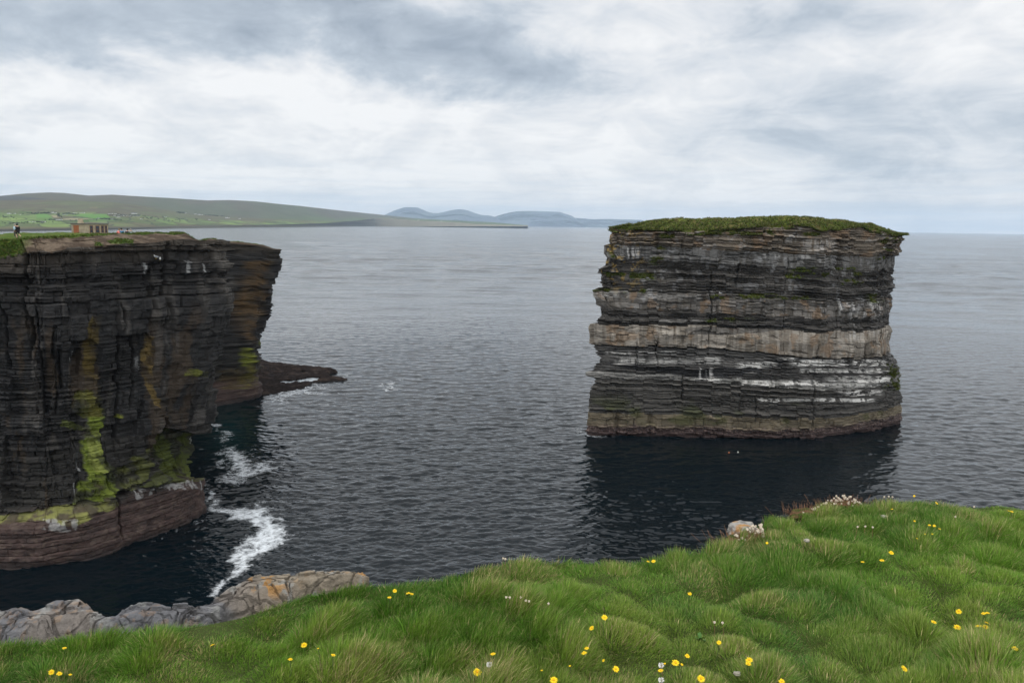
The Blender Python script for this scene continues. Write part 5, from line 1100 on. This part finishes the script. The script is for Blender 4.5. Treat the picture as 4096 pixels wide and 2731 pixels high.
FLW = [  # photograph pixel x, y | size | tilt kind | label
    (258, 2591, .8, 1, 'small yellow flower half sunk in grass below the grey rock ledge'), (850, 2579, 1.0, 2, 'yellow flower tipped sideways beside pale dry grass sprigs'), (1216, 2579, 1.15, 0, 'wide open yellow flower alone between the dry sprigs and a tiny bud'),
    (1161, 2636, .85, 1, 'yellow flower next to a white wisp low in the grass'), (1333, 2619, .8, 1, 'yellow flower beside a faded brown seed head'), (1273, 2592, .4, 1, 'tiny orange bud above the lone wide open flower'),
    (205, 2687, 1.0, 2, 'largest of three yellow flowers at the bottom corner below the rocks'), (237, 2693, .95, 0, 'middle one of the three yellow flowers at the bottom corner'), (281, 2697, .6, 1, 'smallest of the three yellow flowers at the bottom corner'),
    (1579, 2362, 1.0, 0, 'upper yellow flower of the pair by the tussock at the brink'), (1558, 2389, .95, 1, 'lower yellow flower of the pair by the tussock at the brink'), (1633, 2372, 1.0, 1, 'first of two touching yellow flowers below the brink tussock'), (1647, 2375, .85, 1, 'second of two touching yellow flowers, slightly lower, below the brink tussock'),
    (2592, 2245, .8, 1, 'smaller yellow flower of the pair near the grass edge against dark water'), (2614, 2244, 1.0, 0, 'bigger yellow flower of the pair near the grass edge against dark water'), (2759, 2374, 1.0, 1, 'single yellow flower in the open grass under the brink pair'),
    (2418, 2469, 1.25, 0, 'large flat yellow flower above a sideways one mid slope'), (2367, 2511, 1.1, 2, 'yellow flower facing sideways just under the large flat one'), (2347, 2592, .9, 1, 'upper yellow flower of a stacked pair with narrow petals'), (2337, 2611, 1.1, 1, 'lower cup shaped yellow flower of the stacked pair'),
    (1972, 2615, 1.05, 1, 'lone yellow flower with one drooping petal above the bottom edge'), (1909, 2687, 1.6, 0, 'biggest yellow flower with many rays close to the bottom edge'), (2215, 2719, 1.4, 0, 'yellow flower cut close by the bottom edge beside an orange bud'), (2414, 2640, .6, 2, 'small ragged yellow flower between the stacked pair and a tilted one'),
    (2464, 2675, 1.2, 2, 'yellow flower turned edge on, tilted steeply on its stalk'), (2643, 2681, 1.05, 1, 'yellow flower just under a white fluffy seed head'), (2702, 2650, 1.4, 0, 'broad yellow flower crowding a small one near the fluffy seed head'), (2749, 2622, .95, 0, 'rounded yellow flower uphill of the broad one'),
    (2876, 2569, .95, 0, 'orange yellow flower beside a bare brown stalk'), (2804, 2713, 1.45, 0, 'yellow flower among brown buds on the bottom edge'), (2659, 2653, .55, 2, 'half closed yellow flower above the fluffy seed head'), (2727, 2656, .55, 2, 'half closed yellow flower tucked against the broad one'), (2167, 2680, .5, 2, 'orange bud on a bent stalk near the bottom edge'),
    (2280, 2662, .5, 2, 'closed golden bud on a tall leaning stalk'), (2997, 2639, 1.3, 0, 'upper yellow flower of the overlapping pair near the bottom edge'), (2992, 2654, 1.1, 2, 'lower sideways yellow flower of the overlapping pair near the bottom edge'), (3127, 2725, 1.1, 0, 'yellow flower on the bottom edge apart from any other'),
    (3451, 2247, .95, 1, 'flat edge on yellow flower, lowest of a loose group of three on the slope'), (3528, 2241, 1.15, 2, 'steeply tilted yellow flower in the loose group of three on the slope'), (3565, 2210, 1.2, 0, 'topmost wide yellow flower in the loose group of three on the slope'), (3068, 2171, .7, 0, 'yellow flower below the lichened rock by the thrift'),
    (3835, 2445, 1.3, 0, 'uppermost yellow flower of the big cluster on the slope'), (3829, 2508, 1.4, 0, 'wide yellow flower below the uppermost one of the big cluster'), (3734, 2487, 1.1, 1, 'orange centred yellow flower set apart from the big cluster'), (3914, 2504, 1.2, 2, 'sideways yellow flower in the tight trio of the big cluster'), (3946, 2490, 1.2, 2, 'topmost slanting yellow flower in the tight trio of the big cluster'),
    (3942, 2507, 1.2, 0, 'front facing yellow flower in the tight trio of the big cluster'), (3935, 2453, 1.1, 1, 'lower one of two overlapping yellow flowers above the tight trio'), (3950, 2451, 1.0, 1, 'upper one of two overlapping yellow flowers above the tight trio'), (4059, 2593, 1.2, 1, 'orange yellow flower by the picture edge below the big cluster'), (3616, 2673, 1.3, 2, 'long slanting yellow flower alone above the bottom edge'),
    (3758, 2115, .8, 1, 'tilted yellow flower, lowest of the row of three on the far slope'), (3718, 2100, .8, 1, 'first yellow flower of the row of three on the far slope'), (3737, 2102, .8, 0, 'middle yellow flower of the row of three on the far slope'), (3658, 2083, .6, 0, 'small yellow flower above the row of three on the far slope'), (3568, 2036, .8, 2, 'yellow flower behind the tussocks near the thrift clump'),
    (3746, 2012, .95, 2, 'yellow flower leaning on the skyline of the grass'), (3657, 1983, .7, 2, 'yellow flower standing on the grass tuft at the skyline'), (4035, 2043, .9, 1, 'first of the touching yellow pair near the picture edge on the far slope'), (4047, 2046, .9, 1, 'second of the touching yellow pair near the picture edge on the far slope'), (3700, 2135, .45, 1, 'tiny yellow flower deep in the grass under the row of three'), (3729, 2135, .5, 1, 'dull small yellow flower beside the tiny one under the row of three'), (3668, 2153, .5, 1, 'lowest small yellow flower under the row of three')]
def on_ground(px, py, h):
    z = GZ0+h
    for _ in range(4):
        P = at_z(px, py, z); z = ground_z(np.array([P[0]]), np.array([P[1]]))[0]+h
    P = at_z(px, py, z); return P
def make_flowers():
    ye = plain('petal_yellow', (.86, .60, .015), .55, .08, 60., .2); ce = plain('flower_centre', (.75, .38, .01), .8, .15, 200.); st = plain('flower_stem', (.07, .11, .03), .7, .2, 40.)
    bank = []
    for v in range(4):
        g = random.Random(v); bm = bmesh.new()
        for ring, (n, r0_, r1_, lift) in enumerate(((15, .004, .0150, .0032), (11, .003, .0105, .0055))):
            for i in range(n):
                a = 2*PI*(i+.5*ring)/n+g.uniform(-.08, .08); rr = r1_*g.uniform(.82, 1.1); w = .0016*g.uniform(.85, 1.2); l1 = lift*g.uniform(.4, 1.3)
                c, s_ = math.cos(a), math.sin(a); vs = []
                for r_, ww, zz in ((r0_, w*.7, .0), (rr*.65, w*1.25, l1*.9), (rr, w*.8, l1*.75)):
                    vs.append([bm.verts.new((c*r_-s_*ww*k, s_*r_+c*ww*k, zz)) for k in (-1, 1)])
                for q in (0, 1): bm.faces.new((vs[q][0], vs[q][1], vs[q+1][1], vs[q+1][0]))
        mp = bpy.data.meshes.new('petals'); bm.to_mesh(mp); bm.free(); mp.materials.append(ye)
        bm = bmesh.new(); bmesh.ops.create_uvsphere(bm, u_segments=10, v_segments=6, radius=.0042)
        for q in bm.verts: q.co.z = q.co.z*.6+.003
        mc = bpy.data.meshes.new('centre'); bm.to_mesh(mc); bm.free(); mc.materials.append(ce); bank.append((mp, mc))
    for i, (px, py, sz, kind, lab) in enumerate(FLW):
        g = random.Random(100+i); h = g.uniform(.055, .085); P = on_ground(px, py, h)
        r = empty('yellow_flower', tuple(P)); tag(r, lab, 'flower', 'yellow flowers dotted through the clifftop grass')
        d = math.hypot(P[0], P[1]); k = sz*.64
        view = Vector((-P[0], -P[1], E-P[2])).normalized(); upv = Vector((0, 0, 1))
        ax = (upv*.9+view*(.75 if kind == 0 else .12 if kind == 1 else .35)+Vector((g.uniform(-1, 1), g.uniform(-.6, .6), 0))*(.25 if kind < 2 else .9)).normalized()
        q = ax.to_track_quat('Z', 'Y').to_euler()
        mp, mc = bank[i % 4]
        for nm, me in (('petals', mp), ('centre', mc)):
            o = link(nm, me, None, r); o.rotation_euler = q; o.scale = (k,)*3
        bm = bmesh.new(); pts = [Vector((0, 0, -.001)), Vector((g.uniform(-.006, .006), g.uniform(-.006, .006), -.045)), Vector((g.uniform(-.014, .014), g.uniform(-.014, .014), -.10))]; prev = None
        for p in pts:
            ring = [bm.verts.new(p+Vector((math.cos(t)*.0011, math.sin(t)*.0011, 0))) for t in (0, PI/2, PI, 3*PI/2)]
            if prev:
                for j in range(4): bm.faces.new((prev[j], prev[(j+1) % 4], ring[(j+1) % 4], ring[j]))
            prev = ring
        bmobj('stem', bm, st, r)
def stalk(bm, p, q, r):
    d = (q-p); m = (p+q)/2+Vector((random.uniform(-.1, .1)*d.length*.4, random.uniform(-.1, .1)*d.length*.4, 0)); prev = None
    for c in (p, m, q):
        ring = [bm.verts.new(c+Vector((math.cos(t)*r, math.sin(t)*r, 0))) for t in (0, 2*PI/3, 4*PI/3)]
        if prev:
            for j in range(3): bm.faces.new((prev[j], prev[(j+1) % 3], ring[(j+1) % 3], ring[j]))
        prev = ring
def head_mesh(name, r, mat, seed, fluffy=False):
    g = random.Random(seed); bm = bmesh.new()
    if fluffy:
        for _ in range(70):
            v = Vector((g.gauss(0, 1), g.gauss(0, 1), g.gauss(.2, 1))).normalized(); t = v.orthogonal().normalized()*r*.12
            a = bm.verts.new(v*r*.2); b = bm.verts.new(v*r+t); c = bm.verts.new(v*r-t); bm.faces.new((a, b, c))
    else:
        for _ in range(16):
            v = Vector((g.gauss(0, 1), g.gauss(0, 1), g.gauss(.4, 1))).normalized(); m = Matrix.Translation(v*r*.55) @ v.to_track_quat('Z', 'Y').to_matrix().to_4x4()
            bmesh.ops.create_cone(bm, cap_ends=True, segments=5, radius1=r*.18, radius2=r*.42, depth=r*.95, matrix=m)
    me = bpy.data.meshes.new(name); bm.to_mesh(me); bm.free(); me.materials.append(mat); return me
def make_thrift():
    pale = plain('dry_petal', (.62, .54, .43), .9, .2, 120.); brown = plain('dry_stalk', (.24, .125, .07), .9, .3, 60.); cush = rock_mat('thrift_cushion', 60., 1., 1., .02, .95, .5, .1)
    hm = [head_mesh('flower_head', .0058, pale, s) for s in range(4)]
    def clump(cx, cy, pts, hgt, lab, pinkish):
        c0 = on_ground(cx, cy, .0); r = empty('thrift_clump', tuple(c0)); tag(r, lab, 'plant', 'dried thrift clumps on the brink')
        o = icorock('cushion', (.13, .06, .035), 17, cush, lambda v: mix(np.broadcast_to(np.array([.16, .085, .05]), v.shape), (.06, .085, .02), ss(.4, .6, fbm(v[:, 0]*3, v[:, 1]*3+v[:, 2]*2, o=3, seed=401))), r, 3); o.location = (0, 0, .0)
        bm = bmesh.new()
        for i, (x, y) in enumerate(pts):
            P = Vector(at_y(x, y, c0[1]+random.uniform(-.05, .05)))-Vector(c0); h = link('flower_head', hm[i % 4], None, r); h.location = P; h.rotation_euler = (random.uniform(-.5, .5), random.uniform(-.5, .5), random.random()*6); h.scale = (random.uniform(.75, 1.25),)*3
            stalk(bm, Vector((P.x*.75+random.uniform(-.02, .02), P.y, min(P.z-hgt, .01))), P, .0009)
        for _ in range(160):
            a, b = random.gauss(0, .07), random.gauss(0, .03); stalk(bm, Vector((a, b, .0)), Vector((a*1.2+random.gauss(0, .01), b, random.uniform(.02, .07))), .0009)
        bmobj('stalks', bm, brown, r)['kind'] = 'stuff'
    R = random.Random(6)
    P1 = [(3280+R.random()**.8*165, 0) for _ in range(74)]
    P1 = [(x, np.interp(x, [3270, 3320, 3360, 3400, 3440, 3470], [2030, 1992, 1978, 1985, 2003, 2015])+R.random()**1.3*38) for x, _ in P1]
    clump(3372, 2030, P1, .07, 'big clump of dried thrift heads standing on the skyline of the grass', 0)
    P2 = [(2935+R.random()*120, 0) for _ in range(60)]; P2 = [(x, np.interp(x, [2920, 2960, 3000, 3035, 3060], [2150, 2125, 2105, 2088, 2105])+R.random()*55) for x, _ in P2]
    clump(2985, 2165, P2, .06, 'clump of white and russet dried thrift spilling over the lichened rock', 1)
    P3 = [(3190+R.random()*90, 0) for _ in range(22)]; P3 = [(x, np.interp(x, [3190, 3280], [2058, 2022])+R.random()*20) for x, _ in P3]
    clump(3235, 2060, P3, .05, 'thin row of small dried thrift heads between the two big clumps', 0)
    # single dry heads in the grass
    for i, (x, y, lab) in enumerate(((2025, 2387, 'dry thrift head, first of the pair in the middle of the slope'), (2039, 2389, 'dry thrift head, second of the pair in the middle of the slope'), (2084, 2388, 'dry thrift head standing a little apart from the pair'), (2103, 2401, 'low dry thrift head beneath the one standing apart'), (2116, 2403, 'dry thrift head at the end of the short row'), (2194, 2413, 'ragged pale thrift head downhill of the short row'),
                     (2013, 2232, 'dry thrift head on the brink of the grass'), (2021, 2235, 'second dry thrift head on the brink touching the first'), (3537, 1986, 'white dry head on the skyline by the tall grass tuft'), (3555, 1985, 'white dry head beside another on the skyline'), (3570, 1987, 'last white dry head of the skyline row'), (3430, 2106, 'white head in the hollow below the thrift clump'), (3461, 2104, 'white head near another in the hollow below the thrift clump'), (3491, 2108, 'outer white head in the hollow below the thrift clump'), (3822, 2066, 'small white daisy like head on the far slope'), (3896, 2026, 'pale dry head near the picture edge skyline'), (2858, 2487, 'dry brown head between two yellow flowers'), (2890, 2490, 'pale tipped dry head beside the brown one'))):
        P = on_ground(x, y, .075); r = empty('dry_thrift_head', tuple(P)); tag(r, lab, 'dry flower', 'dried thrift heads scattered in the grass'); h = link('flower_head', hm[i % 4], None, r); h.scale = (.85,)*3
        bm = bmesh.new(); stalk(bm, Vector((random.uniform(-.01, .01), 0, -.08)), Vector((0, 0, -.002)), .0009); bmobj('stalk', bm, brown, r)
    fl = plain('seed_fluff', (.72, .70, .66), .9, .08); fm = head_mesh('fluff', .0105, fl, 5, True)
    for x, y, lab in ((2645, 2659, 'white fluffy seed head above a yellow flower near the bottom edge'), (2645, 2718, 'white fluffy seed head on the very bottom edge'), (1957, 2656, 'spent star shaped seed head under the lone flower')):
        P = on_ground(x, y, .08); r = empty('seed_head', tuple(P)); tag(r, lab, 'seed head', 'fluffy seed heads'); link('fluff', fm, None, r)
        bm = bmesh.new(); stalk(bm, Vector((.01, 0, -.085)), Vector((0, 0, 0)), .0010); bmobj('stalk', bm, brown, r)
def make_stones():
    m = rock_mat('stone', 30., 1., .8, .01, .9, .35, .2)
    def cf(v):
        c = mix(np.broadcast_to(np.array([.17, .165, .155]), v.shape), (.29, .275, .25), ss(.45, .65, fbm(v[:, 0]*4, v[:, 1]*4+v[:, 2]*3, o=4, seed=410)))
        return mix(c, (.34, .17, .045), ss(.56, .66, fbm(v[:, 0]*2.2+3, v[:, 1]*2.2+v[:, 2]*2, o=4, seed=411))*(v[:, 2] > .1)*.9)
    def cg(v): return mix(np.broadcast_to(np.array([.24, .22, .17]), v.shape), (.36, .34, .28), fbm(v[:, 0]*4, v[:, 1]*4+v[:, 2]*3, o=4, seed=412))
    c = at_y(2975, 2135, 4.10); o = icorock('lichened_rock', (.10, .08, .072), 23, m, cf, None, 5, .22); o.location = tuple(c); tag(o, 'angular rock crusted with orange lichen jutting out over the dark water', 'rock')
    for x, y, s, lab in ((3228, 2160, .017, 'flat pale stone in the grass below the green hummock'), (3537, 2066, .022, 'pale stone lying in the hollow behind the tussocks'), (2949, 2692, .015, 'small mottled stone half hidden near the bottom edge')):
        P = on_ground(x, y, .035); o = icorock('stone', (s, s*.8, s*.5), int(x), m, cg, None, 3); o.location = tuple(P); tag(o, lab, 'stone', 'stones in the grass')
    # grassy hummock
def make_weeds():
    m = plain('weed_leaf', (.075, .17, .035), .6, .2, 40.)
    for k, (px, py, lab) in enumerate(((2801, 2562, 'dark broad leaved weed with upright leaves between the yellow flowers'), (2212, 2556, 'low broad leaved weed in the hollow under the long grass'))):
        P = on_ground(px, py, .0); r = empty('broad_leaved_weed', tuple(P)); tag(r, lab, 'weed', 'broad leaved weeds in the turf'); g = random.Random(k)
        for i in range(9):
            a = g.uniform(0, 2*PI); ln = g.uniform(.025, .05); w = ln*.15; el = g.uniform(.5, 1.25); bm = bmesh.new(); prev = None
            for t, ww in ((0, .25), (.25, .8), (.55, 1.), (.8, .65), (1, .05)):
                d = ln*t*math.cos(el); z = ln*t*math.sin(el)-.3*ln*t*t; c, s_ = math.cos(a), math.sin(a)
                q = [bm.verts.new((c*d-s_*w*ww*e, s_*d+c*w*ww*e, z-abs(e)*-.15*w)) for e in (-1, 0, 1)]
                if prev:
                    for j in (0, 1): bm.faces.new((prev[j], prev[j+1], q[j+1], q[j]))
                prev = q
            bmobj('leaf', bm, m, r, True)
def make_floats():
    for px, py, col, lab in ((2916, 1809, (.75, .22, .08), 'small orange float bobbing on the dark water before the stack'), (2952, 1807, (.70, .68, .60), 'small white float beside the orange one before the stack')):
        P = at_z(px, py, .05); r = empty('net_float', tuple(P)); tag(r, lab, 'float'); bm = bmesh.new(); bmesh.ops.create_uvsphere(bm, u_segments=14, v_segments=10, radius=.13); bmobj('ball', bm, plain('float_plastic', col, .4, .05), r, True)
        bm = bmesh.new(); bmesh.ops.create_cone(bm, cap_ends=True, segments=8, radius1=.06, radius2=.04, depth=.14, matrix=Matrix.Translation((0, 0, .16))); bmobj('eyelet', bm, plain('float_eye', (.05, .05, .05)), r)
# ------------------------------------------------------------------ assemble
LEAF = leaf_mat('tuft_leaf', .25, .7); GRASSM = leaf_mat('grass_blade', .35, .5)
stack, STACK_C = make_stack()
make_sea()
hl, HR, HZ = make_cliff()
zg = lambda x, y: headland_z(HR, HZ, x, y)
make_reef()
FP, FPX = make_far(); make_houses(FP, FPX); make_far_trees(FP, FPX)
make_ground(); make_grass(); make_outcrop()
make_hut(zg); make_people(zg); make_flowers(); make_thrift(); make_stones(); make_floats(); make_weeds()
def pick(name, px, py):
    o = bpy.data.objects[name]; n = len(o.data.vertices); v = np.empty(n*3, np.float32); o.data.vertices.foreach_get('co', v); v = v.reshape(-1, 3).astype(float)
    v = v[(v[:, 1] < 190) & (v[:, 1] > 60)]; qx, qy = project(v); return v[np.argmin((qx-px)**2+(qy-py)**2)]
for px, py, rz, lab in ((625, 1035, 1.2, 'white gull on the cliff ledge, farther out of the upper two'), (641, 1043, .4, 'white gull lowest of three on the cliff ledge'), (660, 1032, -1.0, 'white gull highest of three on the cliff ledge')):
    P = pick('cliff', px, py); gull((P[0]+.15, P[1]-.35, P[2]), rz, lab, 'gulls resting on the cliff ledge', 1.5)
for px, py, lab in ((3535, 994, 'tiny white gull perched high on the brown beds of the stack'), (2880, 1173, 'tiny white gull on a mossy ledge half way up the stack')):
    P = pick('rock_face', px, py); gull((P[0], P[1]-.35, P[2]-.1), 1.0, lab, 'gulls perched on the stack', 1.2)
P = at_z(1220, 1578, .8); gull(tuple(P), 1.2, 'gull with raised grey wings over the foam by the reef', None, 1.9, True)
q = zp(1435, 96); P = at_y(q[0], q[1], 158); o = icorock('flat_stone', (.9, .6, .14), 3, bpy.data.materials['stone'], lambda v: np.broadcast_to(np.array([.55, .53, .5]), v.shape).copy(), None, 3); o.location = tuple(P); tag(o, 'pale flat slab lying on the grassy brow of the stack', 'stone')
# haze: one box of thin air round everything
if HAZE:
    bm = bmesh.new(); box(bm, -27000, 27000, -27000, 27000, -12, 620); m = bpy.data.materials.new('haze'); m.use_nodes = True; nt = m.node_tree; nt.nodes.clear()
    v = N(nt, 'ShaderNodeVolumePrincipled', Density=HAZE, Anisotropy=.0); v.inputs['Color'].default_value = (.64, .81, 1.0, 1); o_ = N(nt, 'ShaderNodeOutputMaterial'); nt.links.new(v.outputs[0], o_.inputs['Volume'])
    hz = bmobj('haze', bm, m); tag(hz, 'thin pale blue sea haze', kind='stuff')
